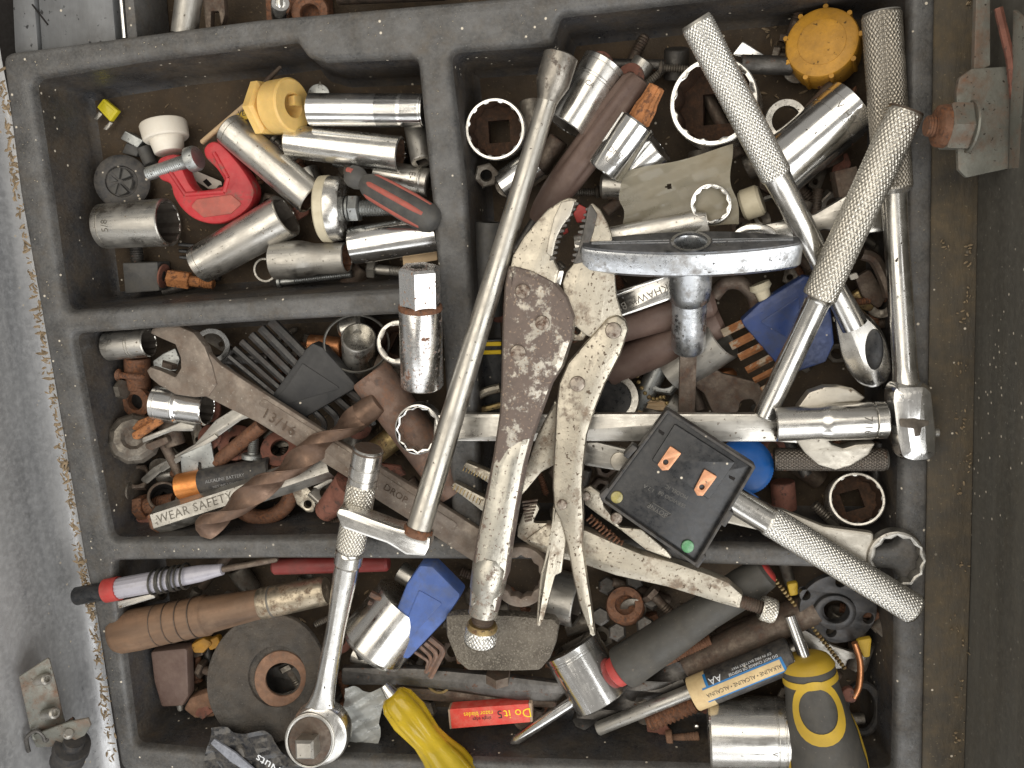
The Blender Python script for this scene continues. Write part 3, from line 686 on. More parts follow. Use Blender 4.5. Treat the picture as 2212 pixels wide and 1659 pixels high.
socket('engraved socket half hidden under the two colour screwdriver', (930, 396, -110), (815, 374, -125), 31, mat='chrome_worn', grooves=(16, 20), txt=('E-11', 20, 34))
socket('dull deep socket lying below the red clamp, mouth upward', (430, 573, -112), (619, 465, -98), 42, 47, mat='chrome_worn', pts='h', deep=.6, grooves=(18,))
socket('stepped socket with narrow flared mouth near the divider wall', (592, 563, -100), (750, 557, -92), 41, 33, step=(.36, .62), mat='steel', deep=.4, bore='rust')
socket('bright chrome socket under the two colour screwdriver butt', (950, 502, -95), (762, 531, -100), 41, mat='chrome_bright', pts='h')
t = T('stubby_screwdriver', 'stubby screwdriver with black and red striped handle on the divider', 'screwdriver', (752, 374, -50), (948, 484, 8))
hf = [(0, 0), (0, 14), (5, 21), (16, 25), (30, 24), (44, 18), (58, 26), (76, 31), (120, 33), (180, 34), (t.L-26, 32), (t.L-12, 26), (t.L-4, 15), (t.L, 0)]
t.lathe('handle', hf, 'grey_plastic', 40)
for k in range(6):
    a = k*PI/3 + .35
    t.tube('stripe', [(x, r*math.cos(a), r*math.sin(a)) for x, r in ((62, 21), (76, 25.5), (120, 27.5), (180, 28.5), (t.L-32, 26), (t.L-24, 21))], [5, 7.5, 8, 8, 7.5, 4], 'red_worn', 10)
t.tube('patch', [(6, 8, 18), (20, 10, 20)], 6, 'red_worn', 8)
t = T('levelling_foot', 'levelling foot with cream pad, chrome cup and threaded stem', 'foot', (694, 452, -95), (850, 448, -100))
t.lathe('pad', [(0, 0), (0, 66), (4, 71), (22, 72), (24, 70), (24, 0)], 'cream', 48)
t.lathe('cup', [(24, 70), (26, 70), (46, 68), (54, 62), (56, 50), (56, 0)], 'chrome', 48)
t.lathe('washer', [(58, 0), (58, 27), (63, 27), (63, 0)], 'steel_grey')
t.lathe('nut', [(64, 0), (64, 24, 'h'), (66, 26, 'h'), (84, 26, 'h'), (86, 23, 'h'), (86, 0)], 'steel_grey', 48, ang=25)
t.lathe('stem', thread(86, t.L, 18, 6) + [(t.L, 0)], 'steel_grey', 24)
t = T('nylon_nut', 'yellowed nylon flanged nut leaning by the deep sockets', 'nut', (566, 236, -95), (634, 227, -62))
t.lathe('hex_flange', [(0, 0), (0, 50, 'h'), (4, 54, 'h'), (22, 54, 'h'), (27, 46, 'h'), (28, 36)], 'nylon', 48, ang=25)
t.lathe('collar', [(28, 38), (34, 38), (36, 52), (40, 56), (t.L-4, 57), (t.L, 53), (t.L, 27), (t.L-4, 24), (36, 23), (36, 0)], 'nylon', 48)
t.add('key_tab', box(t.L-14, t.L+3, -10, 10, 16, 42, 2), 'nylon', at=(0, 10, -42))
t = T('square_nut_bolt', 'dark square nut on a threaded stud in the bin corner', 'nut', (309, 600, -130), (345, 600, -130))
t.prism('nut', [(266, 568, 3), (342, 566, 3), (346, 628, 3), (272, 634, 3)], 4, -50, 'grey_plastic', 3, 3)
f = Fr((298, 575, -150), (293, 525, -155)); t.add('stud', lathe(thread(0, f.L, 14, 5) + [(f.L, 0)], 20), 'steel_dark', f)
bolt('rusty bolt with washer beside the dark square nut', (364, 600, -140), (462, 614, -150), 12, 48, 17, 'rust_orange')
washer('thin rusty washer standing on edge by the dark square nut', (352, 596, -140), (358, 597, -140), 26, 12)
t = T('black_clip', 'ribbed black plastic clip under the dull deep socket', 'clip', (430, 535, -160), (470, 545, -160))
for k in range(3): t.prism('rib', [(388, 524+k*14), (470, 532+k*14), (470, 540+k*14), (388, 531+k*14)], 8-2*k, -14, 'black_gloss', 2, 2)
washer('thin steel ring behind the stepped socket', (574, 583, -140), up(574, 583, -140, 30)[:2] + (-112,), 27, 22, 5, 'steel')
t = T('wood_block', 'pale tan wooden block end by the divider', 'block', (905, 548, -110), (940, 548, -110))
t.prism('block', [(868, 542), (944, 530), (946, 562), (872, 574)], 4, -40, 'tan_wood', 3, 2)
bolt('dull steel bolt under the wooden block', (795, 580, -140), (880, 588, -140), 11, 18, 18, 'steel')
t = rodt('paint_stick', 'thin tan stick slanting behind the stained deep socket', 'stick', (436, 308, -150), (545, 215, -110), 6, 'tan_wood')
t = T('marker_tape', 'scrap of yellow printed tape by the nylon nut', 'tape', (526, 245, -95), (545, 240, -95))
t.prism('tape', [(508, 248), (536, 234), (548, 242), (540, 256), (514, 262)], 0, -3, 'yellow_grip', 3, 1); t.text('print', 'VER', 'print_black', 15, (0, 0, .6), -15)
rodt('drill_tip', 'thin drill tip pointing up behind the nylon nut', 'drill bit', (556, 196, -150), (607, 143, -120), 7, 'steel_brown', 4)
t = T('steel_tag', 'round steel tag tucked behind the long level socket', 'tag', (688, 190, -130), (700, 190, -130)); t.prism('disc', circ(688, 205, 24, 28), 0, -4, 'steel_grey', 0, 1); t.text('stamp', 'A', 'engrave', 14, (4, 8, .5))
for i, (a, b, lab) in enumerate((((590, 300, -165), (640, 345, -160), 'small steel screw under the slanting deep socket'), ((640, 352, -165), (668, 372, -165), 'tiny pale screw below the open deep socket'), ((770, 365, -165), (720, 352, -165), 'rusty screw behind the striped handle'), ((470, 330, -170), (520, 372, -168), 'dark screw beside the stained deep socket'), ((556, 395, -170), (560, 350, -160), 'steel coil by the red clamp'), ((600, 610, -150), (760, 592, -150), 'thin steel pin lying along the bin edge'))):
    bolt(lab, a, b, 8, 8, 13, ('steel', 'rust', 'steel_grey')[i % 3], 'screw', nohex=True, pitch=5, th=.2, cat='screw')

# ------------------------------------------------------------------ middle-left bin
t = T('spark_plug_socket', 'rust spotted chrome spark plug socket lying on the divider', 'socket', (912, 834, 46), (906, 576, 96))
L = t.L
t.lathe('barrel', [(0, 36), (0, 44), (4, 47), (L*.66, 46.5), (L*.685, 44), (L*.69, 38)], 'chrome_rusty', 48)
t.lathe('hex_end', [(L*.68, 30), (L*.69, 39, 'h'), (L-6, 39, 'h'), (L, 35, 'h'), (L, 18, 'h'), (L-50, 17, 'h'), (L-50, 0)], 'chrome_rusty', 72, ang=22)
t.lathe('collar', [(L*.655, 47), (L*.67, 47.5), (L*.69, 46), (L*.70, 42)], 'rust', 48)
socket('short worn socket pushed under the divider corner', (232, 748, -105), (322, 740, -100), 31, mat='chrome_worn', grooves=(60, 66), wall=.86, bore='bore_dark')
rodt('rusty_bar', 'thick rusty brown bar below the corner socket', 'bar', (296, 770, -150), (298, 838, -160), 27, 'rust')
washer('dull rusty ring lying below the rusty bar', (300, 866, -150), up(300, 866, -150, 20)[:2] + (-132,), 34, 18, 14, 'rust')
t = T('large_wrench', 'long rusty combination wrench stamped 13/16 slanting over the divider', 'wrench', (420, 780, -42), (1127, 1240, 34))
t.prism('open_end', [(318, 800), (326, 792), (350, 800), (380, 814), (392, 795), (391, 772), (380, 744), (352, 732), (326, 720), (330, 710), (352, 703), (388, 704), (420, 718), (444, 748), (460, 790), (470, 830), (452, 856), (420, 858), (380, 852), (345, 832), (326, 816)], 4, -22, 'rusty_wrench', 3, 4)
t.prism('shank', [(436, 748), (475, 787), (553, 838), (765, 974), (895, 1053), (1040, 1146), (1080, 1185), (1070, 1230), (1018, 1212), (928, 1153), (815, 1082), (758, 1038), (553, 912), (495, 884), (440, 856)], 0, -18, 'rusty_wrench', 8, 5)
t.prism('inset_panel', [(556, 872), (572, 862), (745, 970), (880, 1060), (990, 1132), (978, 1150), (860, 1076), (730, 996)], 1.8, -4, 'rusty_wrench', 8, 1.2)
t.prism('box_end', circ(1126, 1244, 62, 48, None, 66), 8, -24, 'rusty_wrench', 0, 5, [circ(1126, 1244, 38, 48, 'd', 40)])
t.text('stamp', '13/16', 'engrave_rust', 34, t.P([(603, 912)])[0] + (2,), 0, sp=1.15)
t.text('stamp', 'DROP', 'engrave_rust', 22, t.P([(855, 1066)])[0] + (2,), 0)
socket('short fat chrome socket under the open end of the rusty wrench', (338, 870, -95), (448, 884, -90), 40, 36, step=(.45, .5), mat='chrome_bright', grooves=(12, 52), wall=.9, deep=.8)
t = T('steel_offcut', 'pale steel offcut showing between the rusty wrench jaws', 'offcut', (355, 785, -110), (380, 785, -110))
t.prism('plate', [(330, 780), (352, 764), (378, 752), (388, 776), (380, 802), (350, 800), (332, 796)], 0, -8, 'steel_grey', 4, 2)
washer('bright ring edge beside the rusty wrench jaw', (456, 748, -95), (462, 744, -78), 38, 27, 10, 'chrome')
t = T('dented_knob', 'dark dented steel knob with rusty cotter pins', 'knob', (292, 950, -120), (288, 945, -70))
t.lathe('dome', [(0, 0), (0, 50), (8, 55), (26, 56), (40, 50), (50, 40), (52, 26), (44, 18), (44, 0)], 'steel_dim', 11, ang=18)
ff = Fr((330, 940, -68), (360, 930, -68))
t.prism('pin', [(284, 936), (340, 902), (352, 906), (346, 918), (298, 950), (288, 948)], 4, -16, 'rust_orange', 6, 5, fr=ff)
t.prism('pin', [(306, 946), (390, 912), (420, 920), (416, 932), (372, 932), (306, 958)], 0, -12, 'steel', 4, 3, fr=ff)
t.prism('pin', [(308, 962), (356, 944), (362, 958), (324, 976), (312, 972)], -6, -24, 'steel_brown', 5, 4, fr=ff)
t.prism('rusted_lip', [(276, 930), (290, 912), (330, 896), (340, 906), (290, 934)], -10, -26, 'rust_orange', 5, 4, fr=ff)
t = T('stamped_wrench', 'thin stamped steel wrench passing under the rusty one', 'wrench', (310, 1030, -120), (530, 895, -85))
t.prism('shank', [(300, 1038), (330, 1010), (420, 960), (465, 908), (500, 886), (540, 880), (548, 900), (520, 908), (470, 944), (400, 988), (345, 1022), (318, 1046)], 0, -8, 'steel', 6, 2)
t.prism('rib', [(345, 1010), (465, 936), (474, 944), (352, 1020)], 4, -2, 'steel', 3, 2)
t = T('slotted_plate', 'pale zinc plate with a slot standing behind the battery', 'plate', (425, 990, -95), (460, 985, -95))
t.prism('plate', [(389, 984), (455, 954), (467, 1020), (436, 1032), (434, 1000), (428, 998), (428, 1034), (394, 1046)], 0, -6, 'steel_grey', 2, 1.5)
bolt('small steel screw showing in the plate slot', (432, 1032, -110), (431, 1000, -110), 6, 5, 7, 'steel', 'screw', True, 3, 0, cat='screw')
t = T('copper_top_battery', 'copper and black battery behind the stamped chisel', 'battery', (386, 1052, -85), (590, 1014, -95))
t.lathe('copper_end', [(0, 0), (0, 26), (3, 29), (56, 29)], 'copper_foil', 36)
t.lathe('sleeve', [(56, 29.2), (58, 29.5), (t.L-4, 29.5), (t.L, 26), (t.L, 0)], 'black_plastic', 36)
t.text('print', 'ALKALINE BATTERY', 'print_faint', 10, (122, 6), 0, wrap=29.8); t.text('print', 'NET WT 1.5V LR6', 'print_faint', 8, (122, -8), 0, wrap=29.8)
t = T('cold_chisel', 'hexagonal steel chisel stamped WEAR SAFETY GLASSES', 'chisel', (336, 1126, -60), (716, 1004, -62), -13)
L = t.L
t.lathe('shank', [(0, 0), (0, 22, 'H'), (6, 27, 'H'), (L*.8, 27, 'H'), (L, 24, 'H'), (L, 0)], 'steel', 48, ang=20)
t.lathe('struck_end', [(-1, 0), (-1.2, 23, 'H'), (5, 27.6, 'H'), (9, 27.5, 'H')], 'rust', 48, ang=20)
t.text('stamp', 'WEAR SAFETY GLASSES', 'engrave', 27, (176, 0, 0), 0, fr=None, ext=27.4, sp=1.1)
def drillr(r, tw):
    def g(x):
        def m(r_, th):
            a = (th - x*tw) % PI; d = abs(a - PI/2)
            if d < 1.02: return r_ * (1 - .56 * math.sqrt(max(0, 1 - (d/1.02)**2)))
            return r_ * (1.0 if a > PI/2 and d < 1.14 else .955)
        return m
    return None, g
def twist(name, label, A, B, r, mat, tw, shank=.25, cat='drill bit'):
    t = T(name, label, cat, A, B); L = t.L; _, g = drillr(r, tw); pr = [(0, 0)]
    n = int(L*(1-shank)/4)
    for i in range(n+1):
        x = L*(1-shank)*i/n; rr = r*min(1, .35 + x/(r*.9)); pr.append((x, rr, g(0), x*tw))
    t.lathe('flutes', pr, mat, 96, ang=24)
    t.lathe('shank', [(L*(1-shank)-8, r*.3), (L*(1-shank), r*.94), (L-3, r*.94), (L, r*.8), (L, 0)], mat, 32); return t
twist('large_drill_bit', 'large brown rusty twist drill over the stamped chisel', (430, 1150, -8), (822, 866, -12), 28.5, 'rust_drill', .0195, .10)
t = T('hex_key_set', 'black folding set of hex keys in a wedge holder', 'hex keys', (560, 740, -75), (745, 900, -70))
fr = t.fr
hp = t.P([(494, 742), (585, 690)])
t.prism('holder', [(568, 892), (600, 842), (664, 754), (680, 738), (702, 748), (772, 826), (770, 838), (660, 902), (640, 905)], 16, -26, 'key_black', 9, 5)
t.prism('inset', [(590, 880), (660, 782), (742, 836)], 18, 12, 'key_black', 4, 1.2)
keys = [((588, 693), (662, 768)), ((566, 708), (646, 790)), ((545, 722), (632, 808)), ((524, 737), (620, 826)), ((508, 752), (610, 842)), ((496, 770), (600, 856)), ((490, 790), (590, 872))]
for i, (a, b) in enumerate(keys):
    pa, pb = t.P([a])[0], t.P([b])[0]; t.tube('key', [pa + (4,), pb + (4,)], 11 - i*.9, 'key_steel', 6)
for i, (a, b, c_) in enumerate((((748, 842), (796, 882), (800, 920)), ((722, 858), (772, 905), (760, 930)), ((694, 872), (728, 905), (722, 940)), ((672, 884), (700, 915), (690, 945)), ((650, 895), (672, 925), (664, 950)))):
    pp = [t.P([q])[0] + (-4 - 6*j,) for j, q in enumerate((a, b, c_))]; t.tube('key_hook', arcpath(pp, 18), 9.5 - i*.8, 'key_steel', 6)
rodt('copper_bushing', 'copper coloured cylinder behind the grey black key holder', 'bushing', (668, 744, -135), (738, 750, -135), 22, 'copper')
t = T('steel_cup', 'small stained steel cup standing by the spark plug socket', 'cup', (776, 800, -165), (775, 728, -60))
t.lathe('wall', [(0, 0), (0, 34), (t.L*.1, 36), (t.L-4, 37), (t.L, 35.5), (t.L, 33), (t.L-30, 32), (t.L-30, 0)], 'chrome_worn', 40)
t = T('key_ring', 'thin dark wire ring around the small steel cup', 'ring', (770, 740, -60), (800, 740, -60))
t.tube('ring', [q + (0,) for q in t.P(circ(770, 742, 70, 40, None, 62))], 3, 'wire', 6, closed=True)
rodt('steel_dome', 'dim rounded steel plug behind the small cup', 'plug', (735, 712, -120), (785, 700, -120), 24, 'chrome_worn', end=8)
socket('hexagon socket mouth beside the spark plug socket', (872, 752, -120), (862, 738, -40), 50, 48, mat='chrome_worn', pts='h', wall=.74, bore='bore_rust', deep=.8)
t = T('pipe_socket', 'rusty brown tube spanner with hexagon mouth', 'tube spanner', (985, 1060, -40), (800, 808, -45))
L = t.L
t.lathe('tube', [(0, 30), (0, 43), (L*.35, 44), (L-6, 47), (L, 44), (L, 36, 'h'), (L-70, 35, 'h'), (L-70, 0)], 'rust_pipe', 72, ang=30)
rodt('tan_rod', 'tan rusty rod end under the tube spanner', 'rod', (800, 985, -120), (870, 930, -115), 27, 'brass')
washer('large rust red washer behind the twist drill', (606, 970, -118), (600, 962, -100), 42, 20, 8)
washer('second rust red washer near the slotted plate', (512, 958, -135), (508, 952, -118), 40, 16, 8)
rodt('rusty_rod', 'rusty rod between the slotted plate and rusty wrench', 'rod', (468, 1000, -112), (566, 918, -95), 16, 'rust')
bolt('countersunk steel screw standing behind the battery', (546, 992, -100), (548, 945, -105), 12, 12, 24, 'steel_grey', 'screw', True, 4, .1, cat='screw')
nut('rusty nut in the corner under the stamped wrench', (302, 1035, -150), (296, 1028, -128), 26, 22, 18, 'steel_brown')
socket('rusty socket mouth above the chisel end', (358, 1088, -150), (352, 1070, -95), 32, mat='steel_brown', pts=None, bore='hole_dark', wall=.82)
bolt('rusty hex bolt pointing at the battery', (298, 1098, -120), (378, 1082, -120), 18, 22, 24, 'rust')
t = T('scraper_tip', 'flat rusty scraper tip in the lower bin corner', 'scraper', (280, 1135, -105), (320, 1125, -105)); t.prism('blade', [(228, 1148), (262, 1128), (330, 1112), (336, 1128), (292, 1146)], 0, -5, 'rust_red', 4, 1)
t = T('curved_pipe', 'curved brown rusty ring under the twist drill', 'ring', (560, 1085, -100), (600, 1085, -100))
t.tube('ring', [q + (0,) for q in t.P(circ(565, 1065, 62, 36, None, 52))], 17, 'rust', 12, closed=True)
t = T('clevis', 'tan steel clevis end with a round eye', 'clevis', (650, 1080, -85), (680, 1070, -85))
t.prism('eye', [(630, 1062), (640, 1046), (656, 1044), (676, 1066), (682, 1092), (676, 1108), (662, 1108), (640, 1090)], 0, -16, 'vg_tan', 8, 4, [circ(664, 1090, 8, 20)])
nut('square steel nut next to the clevis', (700, 1070, -105), (706, 1062, -80), 26, 20, 12, 'steel', mode='s')
t = T('shim', 'pale steel shim beside the knurled brush', 'shim', (710, 1050, -85), (730, 1045, -85)); t.prism('strip', [(676, 1052), (716, 1032), (720, 1040), (680, 1062)], 0, -5, 'steel', 2, 1.5); t.prism('foot', [(690, 1100), (716, 1082), (722, 1094), (702, 1112)], -4, -14, 'steel', 3, 2)
t = T('ribbed_cone', 'rust brown ribbed cone behind the crank arm', 'cone', (700, 1108, -70), (762, 1040, -40))
pr = [(0, 0)]
for i in range(9): x = t.L*i/9; pr += [(x, 22 + i*1.5), (x + t.L/18, 25 + i*1.5)]
t.lathe('ribs', pr + [(t.L, 0)], 'rust_red', 32)
# ------------------------------------------------------------------ right bin, lower layers
socket('upright twelve point socket with rusty inside by the long rod', (1082, 286, -160), (1069, 279, -62), 62, 64, mat='chrome', bore='bore_rust', wall=.86, deep=.7, sq=.38)
socket('fat chrome impact socket behind the long rod head', (1308, 138, -88), (1222, 274, -62), 50, 46, mat='chrome', grooves=(14, 42, 48), pts='h', txt=('CA', 16, 66))
t = T('fluted_screwdriver', 'old screwdriver with brown fluted handle slanting under the torx bit', 'screwdriver', (1155, 478, -60), (1388, 168, -70))
L = t.L; fl = ('f', 8, .13)
t.lathe('handle', [(0, 0), (0, 14), (8, 20), (30, 27), (70, 33), (110, 36), (140, 38, fl), (L-60, 40, fl), (L-22, 38, fl), (L-8, 30), (L, 0)], 'brown_handle', 64)
f = Fr((1160, 470, -60), (1112, 545, -75)); t.add('blade', lathe([(0, 0), (0, 11), (f.L, 10), (f.L, 0)], 16), 'steel_dark', f)
t = T('torx_bit_socket', 'bright chrome bit socket stamped U.S.A. with rusty star bit', 'bit socket', (1303, 370, -28), (1380, 262, -18))
L = t.L
t.lathe('body', [(0, 20), (0, 40), (4, 43), (L-4, 43), (L, 39), (L, 0)], 'chrome_bright', 48)
t.text('stamp', 'U.S.A.', 'engrave', 14, (28, -8), -90, wrap=43, ext=.4); t.text('stamp', 'OMIN', 'engrave', 17, (48, -4), -90, wrap=43, ext=.4)
f = Fr((1376, 268, -18), (1420, 186, -10)); t.add('star_bit', lathe([(0, 0), (0, 20), (8, 22, ('g', 6, .16, .2)), (f.L*.45, 21, ('g', 6, .16, .2)), (f.L*.6, 17, ('g', 6, .2, .2)), (f.L-2, 15, ('g', 6, .2, .2)), (f.L, 13), (f.L, 0)], 60, ), 'rust_orange', f)
socket('big upright twelve point socket under the first knurled handle', (1556, 240, -150), (1540, 219, -30), 92, 91, mat='chrome', bore='bore_rust', wall=.88, deep=.72, sq=.36)
t = T('yellow_screw_cap', 'dirty yellow screw cap with grip ribs in the far corner', 'cap', (1783, 118, -150), (1775, 90, -85))  # a yellow screw cap
t.lathe('skirt', [(0, 0), (0, 76), (t.L-8, 76), (t.L-2, 73), (t.L, 68), (t.L, 0)], 'yellow_cap', 56)
t.lathe('top_disc', [(t.L-1, 0), (t.L-1, 50), (t.L+1, 49), (t.L+1.6, 46), (t.L+1.8, 0)], 'yellow_cap', 48)
for k in range(9):
    a = k*2*PI/9 + .2; t.tube('rib', [(2, 76*math.cos(a), 76*math.sin(a)), (t.L-3, 77*math.cos(a), 77*math.sin(a))], 5.5, 'yellow_cap', 8)
socket('large chrome socket lying between the two knurled handles', (1846, 226, -62), (1672, 372, -55), 63, 66, mat='chrome_bright', grooves=(26, 58), pts='h', wall=.9, txt=('V  HSV', 20, 40))
rodt('brown_bar', 'brown flat bar leaning under the yellow cap', 'bar', (1640, 372, -110), (1805, 190, -105), 23, 'steel_brown')
rodt('steel_bar', 'dark steel bar wedged between big ring socket and yellow cap', 'bar', (1600, 138, -120), (1712, 142, -120), 20, 'steel_dark')
t = T('bright_offcut', 'bright triangular steel offcut near the far corner', 'offcut', (1620, 110, -140), (1650, 110, -140)); t.prism('plate', [(1582, 118), (1604, 88), (1660, 124), (1610, 126)], 0, -8, 'chrome_bright', 4, 2)
rodt('dim_tube', 'dim grey tube end behind the star bit', 'tube', (1460, 170, -150), (1462, 105, -130), 27, 'steel_dark')
rodt('dim_rod', 'dim rod lying along the far wall', 'rod', (1320, 140, -150), (1440, 142, -150), 13, 'steel_dark')
washer('pale rusty ring stack beside the brown bar', (1694, 262, -120), up(1694, 262, -120, 20)[:2] + (-100,), 44, 30, 26, 'chrome_worn')
socket('shaded chrome cup behind the torx bit socket', (1350, 380, -90), (1424, 318, -70), 44, mat='chrome_bright', pts='h')
rodt('dim_peg', 'dim round peg under the torx bit socket', 'peg', (1300, 400, -120), (1372, 402, -110), 30, 'chrome_worn', end=6)
rodt('bolt_shaft', 'dark threaded shaft behind the brown fluted handle', 'shaft', (1208, 300, -110), (1150, 390, -120), 22, 'steel_brown')
socket('bright socket behind the long rod near the divider', (1088, 405, -110), (1165, 350, -100), 36, mat='chrome_bright')
t = T('rubber_sleeve', 'dark grey rubber sleeve against the divider wall', 'sleeve', (1058, 480, -80), (1052, 680, -90)); t.lathe('sleeve', [(0, 18), (0, 30), (4, 32), (t.L, 34), (t.L, 0)], 'grey_plastic', 32)
t = T('plastic_film', 'creased see-through plastic film under the small box end', 'film', (1460, 410, -28), (1560, 395, -22))
hc = t.P([(1443, 402)])[0]; t.add('sheet', sheet(t.P([(1338, 376), (1574, 318), (1594, 486), (1346, 490)]), 52, 36, lambda x, y: crease(x, y, .012, 7), (hc[0], hc[1], 7), 1, 5), 'film', ang=14)
t = T('small_wrench', 'small combination wrench with box end on the plastic film', 'wrench', (1536, 441, -10), (1250, 516, -25))
t.prism('box_end', circ(1536, 441, 45, 40), 6, -22, 'chrome', 0, 4, [circ(1536, 441, 32, 48, 'd')])
t.add('shank', lathe([(0, 0), (0, 20), (30, 27), (200, 27), (285, 24), (285, 0)], 28, ez=.62), 'chrome_worn', Fr((1528, 478, -16), (1240, 532, -30)))
t.prism('collar', [(1466, 478), (1524, 464), (1534, 500), (1472, 512)], 8, -24, 'steel', 5, 3)
t = T('polished_wrench', 'polished wrench running behind the crossed knurled handles', 'wrench', (1590, 515, -35), (1912, 440, -22))
t.prism('shank', [(1584, 498), (1680, 478), (1760, 462), (1828, 422), (1912, 418), (1914, 500), (1850, 508), (1780, 496), (1700, 520), (1600, 540)], 0, -24, 'chrome_worn', 12, 8)
t = T('ratchet_ring', 'polished ring end behind the T handle', 'ring end', (1640, 500, -18), (1680, 500, -18)); t.prism('ring', circ(1632, 516, 52, 36, None, 34), 4, -18, 'chrome', 0, 6, [circ(1632, 520, 30, 28, None, 18)])
rodt('cream_bushing', 'stained cream bushing beside the small box end', 'bushing', (1602, 446, -70), (1646, 430, -60), 34, 'cream', end=6)
washer('thin ring resting by the cream bushing', (1668, 460, -80), (1664, 450, -60), 40, 32, 8, 'steel')
rodt('square_block', 'grey square block beside the second knurled handle', 'block', (1802, 400, -60), (1850, 388, -60), 28, 'steel_brown', mode='s')
t = T('red_scrap', 'scrap of red rubber seen between the plier jaws', 'scrap', (1255, 460, -60), (1270, 460, -60)); t.prism('scrap', [(1238, 462), (1250, 440), (1268, 450), (1262, 480), (1246, 482)], 0, -12, 'red_plastic', 4, 3); t.prism('crumb', [(1214, 500), (1226, 492), (1228, 502), (1218, 508)], 0, -8, 'red_plastic', 2, 2)
t = T('printed_wrench', 'silver wrench stamped BLACKHAWK BW under the T handle', 'wrench', (1330, 670, -35), (1480, 606, -30))
t.prism('shank', [(1322, 640), (1470, 584), (1500, 600), (1492, 632), (1380, 672), (1326, 690)], 0, -14, 'chrome', 6, 4)
t.text('stamp', 'BLACKHAWK BW', 'engrave', 23, t.P([(1408, 634)])[0] + (0,), 180, sp=1.05)
t.prism('rib', [(1326, 630), (1444, 592), (1440, 600), (1328, 640)], 3, -8, 'chrome', 3, 3)
t = T('brown_grip', 'upper brown plastic grip below the stamped silver wrench', 'grip', (1330, 712, -75), (1545, 650, -68)); t.lathe('grip', [(0, 0), (0, 28), (6, 32), (t.L*.7, 34), (t.L-10, 30), (t.L, 20), (t.L, 0)], 'brown_handle', 32)
t = T('brown_grip', 'lower brown plastic grip above the ball chain', 'grip', (1310, 800, -105), (1560, 690, -95)); t.lathe('grip', [(0, 0), (0, 36), (6, 40), (t.L*.7, 42), (t.L-10, 36), (t.L, 24), (t.L, 0)], 'brown_handle', 32)
t = T('ball_chain', 'short bead chain hanging among dark scrap', 'chain', (1385, 790, -110), (1400, 800, -110))
for i, p in enumerate(cr([(1392, 762), (1380, 790), (1376, 812), (1386, 838), (1402, 858), (1420, 862), (1434, 858), (1446, 884)], 2, False)):
    q = t.P([p[:2]])[0]; t.add('bead', lathe([(-5, 0), (-3.5, 3.5), (0, 5), (3.5, 3.5), (5, 0)], 10), 'brass', at=(q[0], q[1], 0))
rodt('grey_pin', 'speckled grey pin beside the bead chain', 'pin', (1440, 760, -125), (1380, 880, -135), 22, 'steel_grey')
nut('grey hex nut next to the T handle blade', (1438, 820, -140), (1434, 812, -112), 34, 26, 25, 'steel_grey')
t = T('dark_wrench', 'dark pitted open-end wrench below the T handle socket', 'wrench', (1420, 745, -95), (1600, 850, -85))
t.prism('shank', [(1388, 724), (1450, 724), (1560, 806), (1640, 826), (1660, 880), (1638, 886), (1626, 862), (1600, 866), (1596, 892), (1540, 894), (1520, 850), (1440, 790)], 0, -18, 'steel_brown', 12, 5)
t = T('large_tube', 'wide grey tube mouth left of the blue key holder', 'tube', (1500, 772, -110), (1562, 728, -85)); t.lathe('tube', [(-60, 0), (-60, 50), (t.L-2, 52), (t.L, 49), (t.L-2, 46), (-20, 44), (-20, 0)], 'steel', 48)
rodt('copper_stub', 'dark copper stub under the wide tube', 'stub', (1560, 800, -130), (1566, 848, -130), 30, 'copper', end=8)
t = T('c_hook', 'brown curved hook under the right end of the T handle', 'hook', (1580, 660, -80), (1600, 660, -80))
t.tube('hook', cr([t.P([p])[0] + (0,) for p in ((1540, 640), (1566, 612), (1600, 612), (1626, 636), (1634, 668), (1622, 700))], 5, False), 16, 'steel_brown', 10)
t = T('cream_pin', 'cream headed pin under the T handle', 'pin', (1640, 612, -60), (1654, 650, -60)); t.lathe('pin', [(0, 0), (0, 22), (10, 24), (18, 16), (t.L, 14), (t.L, 0)], 'cream', 24)
t = T('blue_key_holder', 'shade-darkened blue wedge hex key set behind the crossed handles', 'hex keys', (1600, 740, -58), (1760, 640, -52))
t.prism('holder', [(1600, 690), (1640, 652), (1735, 594), (1768, 600), (1790, 640), (1800, 740), (1782, 780), (1700, 808), (1690, 800), (1604, 700)], 14, -26, 'blue_shaded', 10, 6)
t.prism('inset', [(1640, 694), (1724, 638), (1722, 740)], 16, 10, 'blue_shaded', 4, 1)
for i, (a, b, r) in enumerate((((1560, 720), (1622, 690), 9), ((1578, 748), (1642, 716), 9), ((1596, 772), (1660, 740), 8.5), ((1612, 800), (1676, 766), 8), ((1628, 822), (1690, 790), 7), ((1644, 842), (1700, 812), 6))):
    pa, pb = t.P([a])[0], t.P([b])[0]; t.tube('key', [pa + (2,), pb + (2,)], r, 'rust_key', 4, mode=None)
for a, b in (((1790, 640), (1808, 634)), ((1796, 668), (1812, 662)), ((1800, 690), (1814, 686))):
    t.tube('key_end', [t.P([a])[0] + (0,), t.P([b])[0] + (0,)], 6, 'cream', 6)
t = T('rusty_fitting', 'rusty yellow stained fitting behind the ratchet head', 'fitting', (1870, 640, -90), (1900, 640, -90))
t.prism('plate', [(1846, 600), (1880, 580), (1918, 640), (1900, 670), (1862, 640)], 0, -20, 'steel_brown', 10, 5); t.prism('crust', [(1840, 640), (1870, 618), (1906, 648), (1886, 676), (1850, 668)], -14, -40, 'brass', 8, 6)
t.prism('tab', [(1832, 594), (1850, 588), (1856, 600), (1838, 606)], 4, -8, 'white_plastic', 4, 3)
